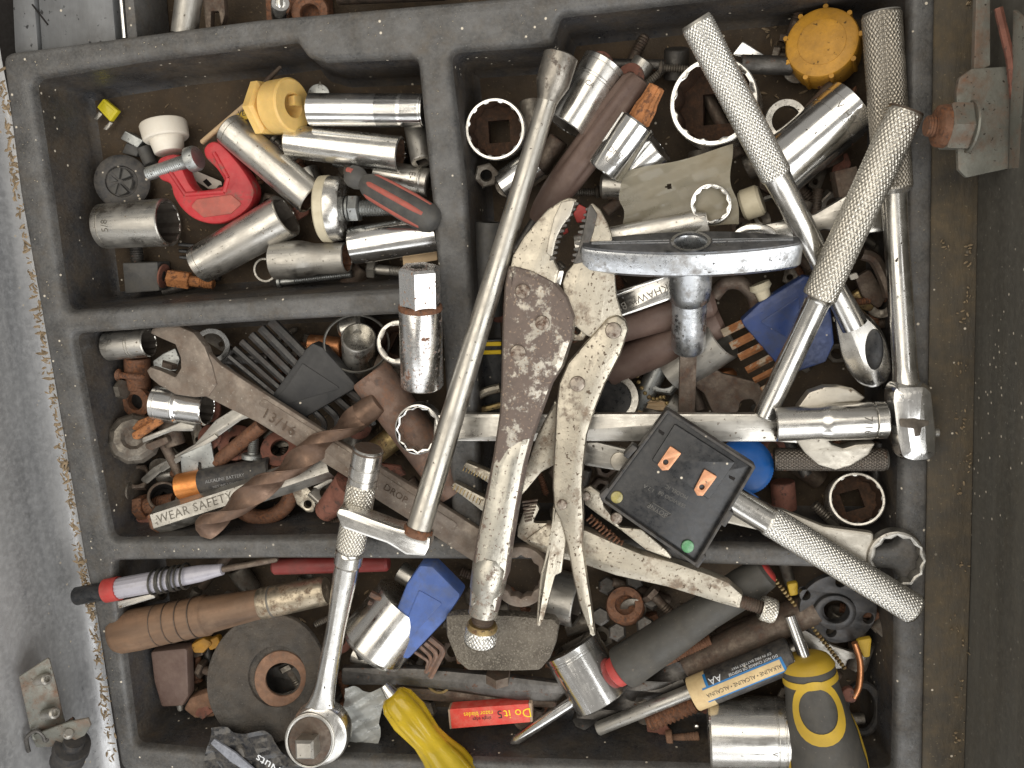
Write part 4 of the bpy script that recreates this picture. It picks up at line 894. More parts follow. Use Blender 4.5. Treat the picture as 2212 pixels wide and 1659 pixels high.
t = T('bracket_bar', 'brown bent bar by the right handle shaft', 'bar', (1880, 560, -70), (1900, 600, -70)); t.tube('bar', cr([t.P([p])[0] + (0,) for p in ((1862, 548), (1890, 560), (1914, 610), (1922, 640))], 5, False), 14, 'steel_brown', 8)
# yellow striped plastic between rod and pliers
t = T('striped_clip', 'black clip with two yellow stripes beside the long rod', 'clip', (1060, 750, -60), (1080, 750, -60))
t.prism('body', [(1036, 736), (1084, 734), (1086, 870), (1032, 900)], -8, -40, 'black_gloss', 4, 3)
for y in (740, 758): t.prism('stripe', [(1038, y), (1082, y-1), (1082, y+8), (1038, y+9)], -4, -20, 'print_yellow', 2, 2)
t = T('bent_tab', 'bent tan steel tab left of the pliers', 'tab', (1040, 870, -40), (1080, 840, -40)); t.tube('tab', cr([t.P([p])[0] + (0,) for p in ((1014, 880), (1024, 862), (1050, 846), (1080, 838))], 4, False), 10, 'vg_tan', 8)
t.tube('wire', cr([t.P([p])[0] + (-8,) for p in ((1020, 890), (1050, 884), (1084, 876))], 4, False), 7, 'brass', 8)
t = T('dial_gauge', 'dark round dial with steel rim under the lever', 'dial', (1325, 872, -100), (1320, 862, -62)); t.lathe('rim', [(0, 0), (0, 56), (t.L, 58), (t.L, 44), (t.L-4, 42)], 'chrome_worn', 48); t.lathe('lens', [(t.L-6, 43), (t.L-6, 0)], 'black_gloss', 32)
t = T('crumpled_paper', 'crumpled stained paper scrap above the level wrench', 'paper', (1405, 880, -120), (1430, 880, -120)); t.add('scrap', prism(cr([p[:2] for p in t.P([(1370, 884), (1392, 868), (1420, 862), (1450, 876), (1452, 900), (1410, 908), (1374, 904)])], 4), 6, -8, 3, (), lambda x, y: 5*math.sin(x*.3)*math.cos(y*.35)), 'tan_wood')
rodt('ribbed_shaft', 'ribbed grey shaft left of the T handle blade', 'shaft', (1442, 868, -130), (1486, 900, -130), 24, 'steel')
bolt('dark bolt end above the level wrench by the handle shaft', (1630, 900, -110), (1634, 880, -90), 12, 6, 16, 'steel_dark', 'screw', True)

# ------------------------------------------------------------------ right side, upper layers
KM = 'chrome'
t = T('first_knurled_ratchet', 'ratchet with shiny knurled handle rising left of the yellow cap', 'ratchet', (1502, 44, 70), (1880, 770, -45))
L = t.L; fk = (Vector((1665-1502, 364-44)).length) / (Vector((1880-1502, 770-44)).length)
t.add('knurled_grip', knurl(4, L*fk, 33.5), 'knurl_bright'); t.lathe('butt', [(0, 0), (0, 30), (5, 32.5)], 'steel', 40)
t.lathe('shank', [(L*fk-1, 32), (L*fk+3, 30), (L*fk+30, 28), (L*.78, 25), (L*.86, 28), (L*.9, 30)], 'chrome', 40, ez=.8)
fh = Fr((1860, 720, -40), (1888, 790, -44), 12)
t.add('head', prism(cr([fh.px(p) for p in ((1806, 640), (1836, 656), (1880, 690), (1912, 730), (1926, 790), (1916, 822), (1890, 836), (1862, 832), (1838, 810), (1818, 770), (1808, 720), (1800, 670))], 4), 10, -40, 9), 'chrome', fh)
t.add('selector', prism([fh.px(p) for p in circ(1888, 752, 20, 32, None, 44)], 14, 4, 3), 'black_gloss', fh)
t = T('second_knurled_ratchet', 'bar with knurled handle crossing over the other from upper right', 'handle', (1959, 234, 78), (1650, 900, 10))
L = t.L; fk = Vector((1780-1959, 625-234)).length / Vector((1650-1959, 900-234)).length
t.add('knurled_grip', knurl(3, L*fk, 37, 9, 2.6, 13), 'knurl_chrome'); t.lathe('butt', [(0, 0), (0, 34), (4, 36)], 'steel_brown', 40)
t.lathe('shank', [(L*fk-1, 36), (L*fk+4, 31), (L*fk+12, 28), (L-4, 26), (L, 22), (L, 0)], 'chrome', 40)
t = T('breaker_bar', 'long bar with dark knurled grip along the right wall', 'breaker bar', (1904, 26, 0), (1963, 905, 18))
L = t.L
t.add('knurled_grip', knurl(2, L*.42, 40, 8, 2.6, 12), 'knurl_steel'); t.lathe('butt', [(0, 0), (0, 37), (3, 39)], 'steel', 40)
t.lathe('shank', [(L*.42-1, 38), (L*.43, 28), (L*.5, 26), (L*.86, 26), (L*.9, 28), (L*.93, 38), (L*.96, 44)], 'chrome', 40)
t.prism('head', [(1914, 836), (1924, 824), (1990, 822), (2006, 838), (2016, 930), (2015, 976), (1998, 990), (1962, 992), (1932, 984), (1922, 940), (1912, 860)], 46, -34, 'chrome_bright', 26, 26)
t.prism('worn_mark', [(1930, 896), (1960, 894), (1992, 900), (1992, 908), (1976, 914), (1974, 930), (1962, 934), (1960, 916), (1932, 912)], 47.2, 42, 'wear_dark', 4, .5)
f = Fr((2012, 934, 12), (2030, 934, 12)); t.add('button', lathe([(0, 0), (0, 11), (f.L-3, 11), (f.L, 7), (f.L, 0)], 20), 'chrome', f)
socket('chrome 7/16 socket fitted on the breaker bar head', (1914, 907, 36), (1674, 917, 38), 40, 37, step=(.5, .6), mat='chrome', grooves=(24, 28), txt=('7/16', 24, 46, 2))
t = T('level_wrench', 'long bright combination wrench lying level across the whole bin', 'wrench', (904, 926, 22), (1810, 922, 14))
t.prism('box_end', circ(904, 926, 50, 64, None, 55), 9, -24, 'chrome', 0, 4, [circ(904, 926, 36.5, 72, 'd', 41)])
t.prism('shank', [(938, 896), (985, 893), (1300, 893), (1680, 893), (1730, 880), (1740, 960), (1680, 955), (1300, 954), (985, 954), (935, 956)], 2, -18, 'chrome_worn', 6, 6)
t.prism('open_end', [(1722, 878), (1746, 846), (1780, 834), (1812, 834), (1846, 842), (1868, 858, 3), (1856, 868, 3), (1800, 874), (1776, 900), (1776, 934), (1796, 958), (1820, 966), (1846, 958), (1890, 955, 3), (1876, 980), (1838, 1004), (1804, 1014), (1766, 1003), (1736, 976), (1718, 950)], 8, -24, 'vg_clean', 8, 5)
t = T('dark_knurl', 'dark knurled grip under the wrench jaw', 'grip', (1672, 992, -24), (1914, 992, -20)); t.add('grip', knurl(0, t.L, 25.5), 'knurl_dark')
t.lathe('end', [(t.L-1, 24), (t.L+2, 22), (t.L+4, 0)], 'steel', 28)
socket('upright rusty socket in the corner below the breaker bar', (1838, 1082, -140), (1851, 1078, -40), 58, 57, mat='chrome_worn', bore='bore_rust', wall=.9, deep=.75, sq=.36)
t = T('blue_bottle_cap', 'bright blue ribbed bottle cap behind the black module', 'cap', (1604, 1008, -60), (1610, 1006, -30))  # a blue bottle cap
t.lathe('cap', [(0, 0), (0, 60, ('g', 60, .02, 0)), (t.L-3, 60, ('g', 60, .02, 0)), (t.L, 56), (t.L+3, 50), (t.L+3, 0)], 'blue_cap', 120)
t = T('box_wrench', 'matte steel box-end wrench pointing right below the knurled handle', 'wrench', (1936, 1206, 16), (1560, 1090, -5))
t.prism('box_end', circ(1935, 1206, 64, 56, None, 62), 10, -22, 'steel', 0, 6, [circ(1937, 1208, 46, 72, 'd', 45)])
t.prism('shank', [(1560, 1080), (1690, 1100), (1780, 1136), (1888, 1150), (1880, 1246), (1800, 1215), (1700, 1160), (1560, 1128)], 3, -16, 'vg_clean', 10, 6)
t = T('lower_knurled_handle', 'shiny knurled bar running from the black module to the lower right', 'handle', (1978, 1318, 48), (1560, 1062, 30))
L = t.L; fk = .76
t.add('knurled_grip', knurl(3, L*fk, 33.5), 'knurl_bright'); t.lathe('butt', [(0, 0), (0, 30), (4, 32.5)], 'chrome', 40)
t.lathe('shank', [(L*fk-1, 32), (L*fk+4, 31), (L, 32), (L, 0)], 'chrome', 40)
rodt('rust_plate', 'rust red flat bar under the upright corner socket', 'bar', (1690, 1040, -120), (1695, 1100, -120), 26, 'rust_red')
# ------------------------------------------------------------------ bottom bin
t = T('tester_screwdriver', 'slim tester screwdriver with red band and wound wire', 'tester', (164, 1288, 6), (600, 1208, -8))
L = t.L
t.lathe('black_end', [(0, 0), (0, 18), (3, 20), (74, 20), (74, 0)], 'black_gloss', 32)
t.lathe('red_band', [(72, 0), (72, 24), (74, 26), (106, 26), (107, 0)], 'red_plastic', 36)
t.lathe('clear_barrel', [(106, 0), (106, 23, ('f', 16, .05)), (210, 23, ('f', 16, .05)), (240, 20), (300, 18), (330, 14), (350, 12), (352, 0)], 'lilac_clear', 48)
for k in range(8): t.tube('wire_turn', [(190 + k*10 + 4*math.sin(k*2) + 10*math.cos(a)*.4, (26 + 2*math.sin(k*3.1))*math.cos(a), (26 + 2*math.cos(k*1.7))*math.sin(a)) for a in [2*PI*j/18 for j in range(18)]], 2.6, 'wire', 6, closed=True)
t.lathe('blade', [(350, 0), (350, 7), (L-4, 6), (L, 3), (L, 0)], 'steel_brown', 16)
t = T('trim_strip', 'worn silver trim strip under the tester screwdriver', 'strip', (200, 1325, -8), (330, 1285, -10)); t.prism('strip', [(196, 1322), (240, 1302), (330, 1282), (336, 1292), (250, 1318), (204, 1333)], 0, -8, 'chrome_worn', 4, 3)
t = T('wooden_handle', 'turned wooden tool handle with brass ferrule', 'handle', (246, 1370, -30), (706, 1275, -58))
L = t.L; fg = ('f', 7, .06)
t.lathe('grip', [(0, 0), (0, 30), (6, 40), (18, 45), (60, 46), (120, 44), (200, 43), (222, 44), (226, 40), (250, 38), (330, 33), (350, 32)], 'wood', 48)
for k in range(5): t.lathe('ring_groove', [(78 + k*30, 43), (78 + k*30, 45.3), (80 + k*30, 45.3), (80 + k*30, 43)], 'steel_brown', 40)
t.lathe('ferrule', [(348, 30), (348, 33), (352, 34), (L-6, 31), (L, 28), (L, 0)], 'ferrule_metal', 40)
t.lathe('ferrule_mark', [(372, 33.2), (373, 33.9), (377, 33.8), (378, 33)], 'engrave', 40)
t = T('grinding_disc', 'black abrasive grinding disc with rusty centre ring', 'disc', (572, 1475, -30), (672, 1475, -38))
dc = circ(574, 1468, 128, 64, None, 142, .0)
dn = [(x + (y - 1468)*(-.06), y) for x, y in dc]
t.prism('wheel', dn, 0, -14, 'abrasive', 0, 3, [circ(598, 1462, 62, 40, None, 66)])
t.prism('depressed_centre', circ(600, 1464, 66, 40, None, 70), -7, -16, 'abrasive', 0, 2, [circ(606, 1466, 40, 32)])
t.prism('rust_ring', circ(606, 1470, 58, 40, None, 62), -3, -10, 'rust_orange2', 0, 2, [circ(610, 1470, 38, 36, None, 36)])
t = T('knife_handle', 'brown plastic knife handle below the wooden handle', 'handle', (366, 1405, -90), (384, 1525, -95))
t.prism('scale', [(328, 1404), (408, 1396), (411, 1500), (398, 1522), (352, 1524), (336, 1470)], 8, -24, 'brown_handle', 8, 6)
t.lathe('pin', [(t.L, 0), (t.L, 8), (t.L+14, 6), (t.L+16, 0)], 'steel', 16, at=(0, 0, -8))
t = T('rusty_wedge', 'rusty orange wedge left of the grinding disc', 'wedge', (430, 1520, -110), (460, 1520, -110)); t.prism('wedge', [(398, 1530), (412, 1504), (452, 1492), (470, 1520), (466, 1546), (424, 1550)], 6, -24, 'rust_orange2', 8, 6)
t = T('dark_offcut', 'grey offcut seen through the grinding disc hole', 'offcut', (610, 1470, -100), (640, 1470, -100)); t.prism('plate', [(560, 1452), (650, 1420), (668, 1480), (580, 1510)], 0, -10, 'steel_dark', 4, 3); t.prism('paper', [(590, 1500), (660, 1482), (668, 1520), (600, 1530)], -12, -14, 'white_plastic', 3, 1)
t = T('amber_cap', 'amber plastic cap touching the wooden handle', 'plug', (440, 1390, -110), (470, 1380, -110)); t.prism('body', [(412, 1392), (440, 1376), (462, 1388), (440, 1410), (420, 1410)], 4, -20, 'yellow_cap', 6, 5)  # one of two amber caps
t = T('amber_cap', 'amber plastic cap tucked against the grinding disc edge', 'plug', (460, 1390, -110), (480, 1380, -110)); t.prism('body', [(444, 1386), (470, 1374), (478, 1396), (452, 1408)], 0, -20, 'yellow_cap', 6, 5)
t = T('chrome_cup_socket', 'large chrome cup socket behind the blue key holder', 'socket', (880, 1300, -95), (800, 1400, -70))
t.lathe('wall', [(0, 0), (0, 74), (t.L-12, 77), (t.L-10, 74), (t.L-6, 77), (t.L, 72), (t.L, 0)], 'chrome', 56)
t = T('red_pry_bar', 'dull red bar lying under the divider', 'bar', (590, 1224, -60), (840, 1216, -62)); t.lathe('bar', [(0, 0), (0, 14), (5, 18), (t.L-5, 18), (t.L, 14), (t.L, 0)], 'red_dull', 24)
t = T('light_blue_key_holder', 'light blue hex key holder with rusty keys', 'hex keys', (890, 1330, -40), (960, 1260, -22))
t.prism('holder', [(836, 1374, 8), (884, 1252), (912, 1212), (940, 1214), (1002, 1276, 12), (968, 1330), (888, 1414, 8), (876, 1412)], 20, -26, 'blue_light', 10, 7)
t.prism('inset', [(874, 1358), (912, 1264), (962, 1292), (892, 1368)], 22, 15, 'blue_light', 5, 1.2)
for i, (a, b) in enumerate((((802, 1280), (862, 1312)), ((798, 1298), (856, 1330)), ((794, 1312), (850, 1350)), ((790, 1326), (842, 1360)))):
    t.tube('key', [t.P([a])[0] + (4,), t.P([b])[0] + (4,)], 7.5 - i*1.2, 'rust_pipe', 6)
for i, (a, b, c_) in enumerate((((928, 1378), (960, 1404), (930, 1462)), ((918, 1388), (946, 1412), (926, 1448)), ((908, 1396), (934, 1420), (920, 1452)), ((896, 1408), (926, 1428), (922, 1442)))):
    t.tube('key_hook', arcpath([t.P([q])[0] + (0,) for q in (a, b, c_)], 14), 7 - i, 'rust_pipe', 6)
t = T('dark_pry_wrench', 'long dark steel wrench lying under the grinding disc and plate', 'wrench', (732, 1452, -75), (1215, 1500, -70))
t.prism('bar', [(736, 1442), (900, 1444), (1100, 1462), (1210, 1476), (1222, 1500), (1206, 1518), (1120, 1516), (1000, 1496), (860, 1482), (736, 1482)], 0, -22, 'steel_dark', 10, 7)
t.prism('second_leg', [(850, 1492), (960, 1500), (1100, 1520), (1200, 1524), (1200, 1540), (1050, 1536), (880, 1520)], -16, -34, 'steel_brown', 8, 6)
washer('small ring behind the bent key ends', (948, 1472, -95), up(948, 1472, -95, 20)[:2] + (-76,), 27, 21, 6, 'brass')
t = T('amber_screwdriver', 'screwdriver with clear yellow handle at the bottom edge', 'screwdriver', (846, 1500, -20), (1040, 1740, 10))
L = t.L; ff = ('f', 6, .12)
t.lathe('handle', [(0, 0), (0, 22), (6, 30), (20, 38, ff), (60, 42, ff), (90, 38, ff), (120, 34), (150, 38, ff), (190, 48, ff), (L, 52, ff), (L, 0)], 'yellow_clear', 72)
t.lathe('ferrule', [(-26, 0), (-26, 10), (0, 16), (0, 0)], 'chrome', 24)
t = T('blade_box', 'small red carton of razor blades lying upside down', 'carton', (1058, 1545, -60), (1140, 1538, -60))
t.prism('carton', [(972, 1530, 3), (1142, 1518, 3), (1146, 1558, 3), (976, 1572, 3)], 4, -26, 'box_red', 3, 1.2)
t.prism('flap', [(968, 1532), (973, 1530), (977, 1572), (972, 1574)], 3, -25, 'card_edge', 1, .8); t.prism('flap', [(1142, 1517), (1148, 1518), (1151, 1557), (1146, 1559)], 3, -25, 'card_edge', 1, .8)
R0 = 180
for body, mt, sz, p, xs in (('Do it', 'print_yellow', 30, (1119, 1538), .95), ('5', 'print_black', 26, (1080, 1540), 1), ('razor blades', 'print_yellow', 16, (1034, 1539), .82), ('single edge', 'print_black', 12, (1042, 1550), .8)):
    t.text('print', body, mt, sz, t.P([p])[0] + (4.2,), R0, ext=.3, xs=xs)
t = T('black_bag', 'black plastic bag printed & Nuts at the bottom edge', 'bag', (540, 1630, 6), (640, 1640, 10))
t.add('sheet', sheet(t.P([(452, 1574), (560, 1584), (720, 1700), (440, 1720)]), 50, 36, lambda x, y: crease(x, y, .016, 7, .2), None, 1, 7), 'black_bag', ang=14)
t.text('print', 'Bolts & Nuts', 'print_white', 30, t.P([(626, 1668)])[0] + (13,), 151)
t.prism('ribbed_seal', [(458, 1602), (466, 1592), (512, 1622), (560, 1664), (550, 1672), (500, 1640)], 8, 2, 'bag_seal', 3, 1.5)
t = T('clear_bag', 'crumpled clear plastic bag beside the ratchet head', 'bag', (780, 1540, -60), (830, 1530, -60))
t.add('sheet', sheet(t.P([(742, 1490), (834, 1490), (812, 1620), (738, 1634)]), 30, 40, lambda x, y: crease(x, y, .022, 9, .4), None, 1, 6), 'clear_bag', ang=14)
bolt('pale screw inside the clear bag', (766, 1520, -80), (830, 1508, -80), 11, 10, 16, 'steel', 'screw', True, 5, .05, cat='screw')
t = T('textured_bracket', 'textured trapezoid steel clamp plate under the plier screw', 'plate', (1080, 1400, 10), (1150, 1405, 10))
t.prism('plate', [(962, 1330, 12), (1000, 1327), (1106, 1330), (1196, 1338, 14), (1208, 1352, 14), (1202, 1388), (1188, 1424), (1166, 1450, 16), (1106, 1452), (1010, 1450, 16), (986, 1430), (964, 1376)], 0, -34, 'textured_steel', 8, 8)
f = Fr((1076, 1452, -22), (1076, 1470, -26)); t.add('bolt_head', lathe([(0, 0), (0, 24, 'h'), (f.L, 24, 'h'), (f.L+4, 20, 'h'), (f.L+4, 0)], 48), 'steel_brown', f)
t = T('grey_screwdriver', 'screwdriver with long grey handle, red collar and bright blade', 'screwdriver', (1660, 1232, -40), (1102, 1606, -62))
L = t.L; hl = Vector((1335-1660, 1445-1232)).length / Vector((1102-1660, 1606-1232)).length
t.lathe('handle', [(0, 0), (0, 24), (8, 34), (60, 40), (160, 38), (260, 44), (L*hl-34, 48), (L*hl-26, 46), (L*hl-22, 0)], 'grey_smooth', 48)
t.lathe('red_collar', [(L*hl-24, 0), (L*hl-24, 30), (L*hl-20, 34), (L*hl-4, 32), (L*hl, 26), (L*hl, 0)], 'red_plastic', 40)
t.lathe('red_end', [(-4, 0), (-4, 18), (0, 25), (6, 29), (7, 0)], 'red_plastic', 36)
t.lathe('blade', [(L*hl, 0), (L*hl, 13), (L-20, 12), (L-4, 5), (L, 0)], 'chrome_bright', 20)
socket('chrome socket standing tilted left of the red collar', (1232, 1392, -100), (1302, 1512, -70), 66, 63, mat='chrome_bright', grooves=(16, 22), pts='h', wall=.9)
t = T('hub_nuts', 'rusty hub with grey lug nuts around it', 'hub', (1352, 1312, -120), (1350, 1306, -90))
t.lathe('hub', [(0, 0), (0, 40), (t.L*.6, 42), (t.L, 38), (t.L, 22), (t.L-16, 20), (t.L-16, 0)], 'rust', 40)
for a in (.35, 1.2, 2.3, 3.3, 4.3, 5.4):
    t.add('lug', lathe([(0, 0), (0, 17, 'h'), (14, 18, 'h'), (18, 14, 'h'), (18, 0)], 36), 'steel_dark', at=(6, 58*math.cos(a), 58*math.sin(a)), ang=25)
socket('dull dark socket behind the lever tips', (1180, 1280, -120), (1250, 1300, -100), 56, mat='steel', pts='h')
t = T('battery_rod', 'long steel rod passing under the alkaline battery', 'rod', (1290, 1575, -72), (1740, 1392, -68)); t.lathe('rod', [(0, 0), (0, 13), (3, 15), (t.L, 15), (t.L, 0)], 'steel', 24)
t = T('alkaline_battery', 'cream and black AA battery printed ALKALINE', 'battery', (1496, 1500, -36), (1712, 1412, -36))
L = t.L
t.lathe('cream_end', [(0, 0), (0, 35), (3, 37), (44, 37.2)], 'print_cream', 40)
t.lathe('sleeve', [(44, 37.1), (L-3, 37.1), (L, 33), (L, 0)], 'black_plastic', 40)
def strip(t, name, x0, x1, a0, a1, r, mat, n=10):
    V, F = [], []
    for i in range(n+1):
        a = math.radians(a0 + (a1-a0)*i/n)
        V += [(x0, r*math.cos(a), r*math.sin(a)), (x1, r*math.cos(a), r*math.sin(a))]
    for i in range(n): F.append((2*i, 2*i+1, 2*i+3, 2*i+2))
    return t.add(name, (V, F), mat)
strip(t, 'label_band', 30, L-22, 56, 108, 37.5, 'print_blue'); strip(t, 'label_band', 26, L-28, 62, 102, 37.9, 'print_cream')
strip(t, 'label_band', 40, 46, 10, 60, 37.6, 'print_blue')
t.text('print', 'ALKALINE • ALCALINE • ALCALINA', 'print_black', 12.5, (L*.5+2, 5), 180, wrap=38, ext=.3, xs=.88)
t.text('print', 'AA', 'print_white', 22, (64, 30), 180, wrap=37.6, ext=.3); t.text('print', 'DO NOT CHARGE OR DISPOSE', 'print_white', 8, (150, 27), 180, wrap=37.6, ext=.3); t.text('print', 'OF IN FIRE BATTERY MAY', 'print_white', 8, (150, 36), 180, wrap=37.6, ext=.3)
t = T('big_chrome_socket', 'largest chrome socket at the bottom edge beside the yellow screwdriver', 'socket', (1712, 1582, -48), (1530, 1578, -52)); L = t.L
t.lathe('body', [(0, 0), (0, 68), (4, 73), (18, 73), (19, 71.5), (21, 71.5), (22, 73), (34, 73), (35, 71.5), (37, 71.5), (38, 73), (L-4, 75), (L, 71), (L, 0)], 'chrome', 64)
t.text('stamp', 'V', 'engrave', 16, (46, 6), 90, wrap=73, ext=.4)
t = T('yellow_screwdriver', 'yellow and grey soft grip screwdriver in the lower right', 'screwdriver', (1742, 1424, -22), (1798, 1700, 8))
L = t.L
t.lathe('grip', [(0, 0), (0, 40), (6, 52), (14, 56), (30, 56), (70, 58), (110, 64), (160, 76), (220, 82), (L, 80), (L, 0)], 'grey_smooth', 56)
t.lathe('yellow_nose', [(-8, 0), (-8, 36), (-2, 48), (8, 53.5), (14, 57), (14, 50)], 'yellow_grip', 48)
t.lathe('yellow_ring', [(30, 54), (30, 57.5), (44, 58.4), (46, 56)], 'yellow_grip', 48)
def patch(t, name, outline, rfun, mat, lift=1.0, n=0):
    """closed outline in (x, angle deg) laid on a turned surface; ring of inner outline makes a band"""
    o_, i_ = outline; V, F = [], []
    for x, a in o_ + i_:
        r = rfun(x) + lift; q = math.radians(a); V.append((x, r*math.cos(q), r*math.sin(q)))
    N_ = len(o_)
    for j in range(N_): k = (j+1) % N_; F.append((j, k, N_+k, N_+j))
    return t.add(name, (V, F, True), mat, ang=60)
def gr(x):
    pts = [(14, 56), (30, 56), (70, 58), (110, 64), (160, 76), (220, 82), (400, 80)]
    for (a, b), (c_, d) in zip(pts[:-1], pts[1:]):
        if x <= c_: return b + (d-b)*(x-a)/(c_-a)
    return 80
oo = [(92 + 66*math.cos(j*PI/16), 92 + 54*math.sin(j*PI/16)) for j in range(32)]; ii = [(88 + 46*math.cos(j*PI/16), 92 + 38*math.sin(j*PI/16)) for j in range(32)]
patch(t, 'yellow_loop', (oo, ii), gr, 'yellow_grip', 1.6)
for s_ in (14, 168):
    oo = [(120 + 150*j/12, s_ - 9*math.sin(j*PI/12)) for j in range(13)] + [(270 - 150*j/12, s_ + 9*math.sin(j*PI/12)) for j in range(13)]
    ii = [(x, s_) for x, a in oo]; patch(t, 'yellow_side', (oo, ii), gr, 'yellow_grip', 1.4)
f = Fr((1742, 1430, -22), (1706, 1330, -50)); t.add('blade', lathe([(0, 0), (0, 14), (f.L, 13), (f.L, 0)], 20), 'chrome_bright', f)
t = T('disc_flange', 'black round grinder flange nut with four pin holes', 'flange', (1810, 1316, -70), (1890, 1335, -88), 6)
t.prism('disc', circ(1811, 1316, 84, 56, None, 73, .25), 0, -14, 'black_steel', 0, 1.5, [circ(1806, 1316, 26, 36, None, 28), circ(1816, 1258, 11, 20), circ(1740, 1286, 11, 20), circ(1876, 1336, 12, 20), circ(1796, 1366, 11, 20)])
t.prism('hub_ring', circ(1802, 1320, 46, 44, None, 38, .2), 8, -4, 'black_steel', 0, 4, [circ(1804, 1318, 28, 36, None, 24, .2)])
t = T('dark_cylinder', 'dark brown rod behind the alkaline battery', 'rod', (1480, 1440, -95), (1760, 1310, -90)); t.lathe('rod', [(0, 0), (0, 30), (4, 33), (t.L, 36), (t.L, 0)], 'steel_brown', 32)
twist('dark_drill_bit', 'dark twist drill lying left of the alkaline battery', (1345, 1500, -105), (1560, 1400, -110), 24, 'steel_dark', .022, .1)
twist('black_drill_bit', 'blackened twist drill below the bright screwdriver blade', (1240, 1560, -115), (1480, 1462, -115), 24, 'steel_dark', .02, .1)
bolt('rusty threaded stud below the grey screwdriver handle', (1420, 1430, -90), (1536, 1384, -90), 15, 6, 16, 'rust', 'stud', True, 6, .3)
t = T('coil_spring', 'rusty coarse threaded bolt below the battery', 'bolt', (1400, 1560, -100), (1500, 1518, -95)); t.lathe('thread', [(0, 0)] + thread(0, t.L, 22, 10, .2) + [(t.L, 0)], 'rust', 24)
bolt('rusty small bolt under the coarse threaded one', (1440, 1598, -110), (1510, 1590, -110), 10, 14, 20, 'rust_orange2', nohex=True)
t = T('rusty_hinge', 'rusty pink hinge leaf by the coarse threaded bolt', 'strap', (1410, 1565, -120), (1440, 1570, -120)); t.prism('leaf', [(1394, 1548), (1416, 1538), (1450, 1580), (1446, 1604), (1420, 1584), (1398, 1582)], 0, -8, 'rust_red', 4, 2)  # leaf of a rusty hinge
t = T('steel_ball', 'tiny bright steel ball left of the largest socket', 'ball', (1504, 1568, -130), (1508, 1566, -116)); t.lathe('ball', [(-6, 0), (-4, 5), (0, 8), (4, 8), (9, 5), (11, 0)], 'chrome_bright', 20)
for i, (a, b, r, lab) in enumerate((((1655, 1228, -70), (1830, 1450, -75), 6, 'thin dotted chain crossing beside the grinder flange'),)):
    t = T('bead_chain', lab, 'chain', a, b); n = int(t.L/9)
    for k in range(n): t.lathe('link', [(k*9, 0), (k*9+2, 5), (k*9+6, 5), (k*9+8, 0)], 'brass', 8)
t = T('small_wrench_grey', 'small grey open wrench below the grinder flange', 'wrench', (1700, 1352, -100), (1830, 1440, -95))
t.prism('shank', [(1690, 1356), (1706, 1342), (1800, 1396), (1846, 1410), (1850, 1424), (1832, 1426), (1826, 1444), (1802, 1448), (1780, 1424)], 0, -12, 'steel', 6, 4)
t = T('copper_wire', 'bent copper wire right of the yellow screwdriver', 'wire', (1850, 1400, -70), (1860, 1440, -70))
t.tube('wire', cr([t.P([p])[0] + (0,) for p in ((1846, 1388), (1858, 1430), (1856, 1480), (1844, 1506))], 6, False), 7, 'copper', 10)
t.add('brush_end', prism(cr([p[:2] for p in t.P([(1818, 1494), (1836, 1484), (1850, 1500), (1846, 1516), (1826, 1514)])], 3), 4, -12, 4), 'rust_red')
t = T('yellow_clip', 'yellow plastic tab under the grinder flange', 'tab', (1862, 1395, -85), (1880, 1390, -85)); t.prism('tab', [(1850, 1384), (1884, 1378), (1880, 1420), (1866, 1422)], 0, -16, 'yellow_grip', 5, 4)
t = T('yellow_peg', 'small yellow peg above the grinder flange', 'peg', (1712, 1275, -70), (1720, 1275, -70)); t.prism('peg', [(1700, 1262), (1724, 1258), (1726, 1286), (1706, 1290)], 0, -18, 'yellow_grip', 6, 5)
t = T('black_ring', 'black rubber ring behind the yellow screwdriver', 'ring', (1870, 1520, -120), (1890, 1520, -120)); t.tube('ring', [q + (0,) for q in t.P(circ(1862, 1530, 36, 30, None, 52))], 9, 'black_rubber', 8, closed=True)
# ------------------------------------------------------------------ tools lying on top
t = T('extension_bar', 'long steel rod with socket head crossing the centre divider', 'extension bar', (1206, 140, 10), (902, 1150, 140))
L = t.L
t.lathe('socket_head', [(-22, 0), (-22, 30), (-18, 37), (40, 36), (56, 30), (72, 24), (80, 22)], 'steel_worn', 44)
t.lathe('rod', [(72, 23), (84, 21.5), (L*.3, 22.5), (L*.6, 25), (L-8, 28), (L, 30), (L+6, 31), (L+6, 0)], 'rod_steel', 40)
t.lathe('rust_ring', [(L-12, 29.5), (L-8, 33), (L+4, 34), (L+8, 30)], 'rust', 40)
q = (6, 20, 30); t.add('cross_hole', lathe([(30, 0), (38, 7), (36, 7.4), (36.2, 0)], 16), 'hole_dark', Fr((1206, 140, 30), (1190, 142, 30), zdir=t.fr.x), at=(-34, 0, 14)) if False else None
t = T('crank_arm', 'chrome crank arm hooked round the ratchet handle', 'crank arm', (760, 1120, 168), (915, 1175, 160))
t.prism('arm', [(724, 1110, 10), (732, 1098, 8), (752, 1102, 8), (803, 1122), (853, 1140), (893, 1150), (930, 1162, 6), (928, 1184), (918, 1203, 6), (876, 1200, 6), (835, 1175), (790, 1160), (738, 1142, 12)], 0, -56, 'chrome', 8, 7)
t = T('main_ratchet', 'chrome ratchet with knurled collar and square drive facing up', 'ratchet', (796, 968, 112), (684, 1586, 18))
L = t.L
t.lathe('end_cap', [(0, 0), (0, 28), (3, 31), (36, 31.5), (37, 29), (41, 29), (42, 31), (62, 31), (63, 28), (66, 28), (67, 30), (78, 30)], 'chrome', 44)
t.lathe('worn_top', [(-.6, 0), (-.6, 27), (4, 31.6), (8, 31.7)], 'steel_brown', 44)
t.add('knurled_grip', knurl(78, 240, 31, 8, 2.4, 11), 'knurl_chrome')
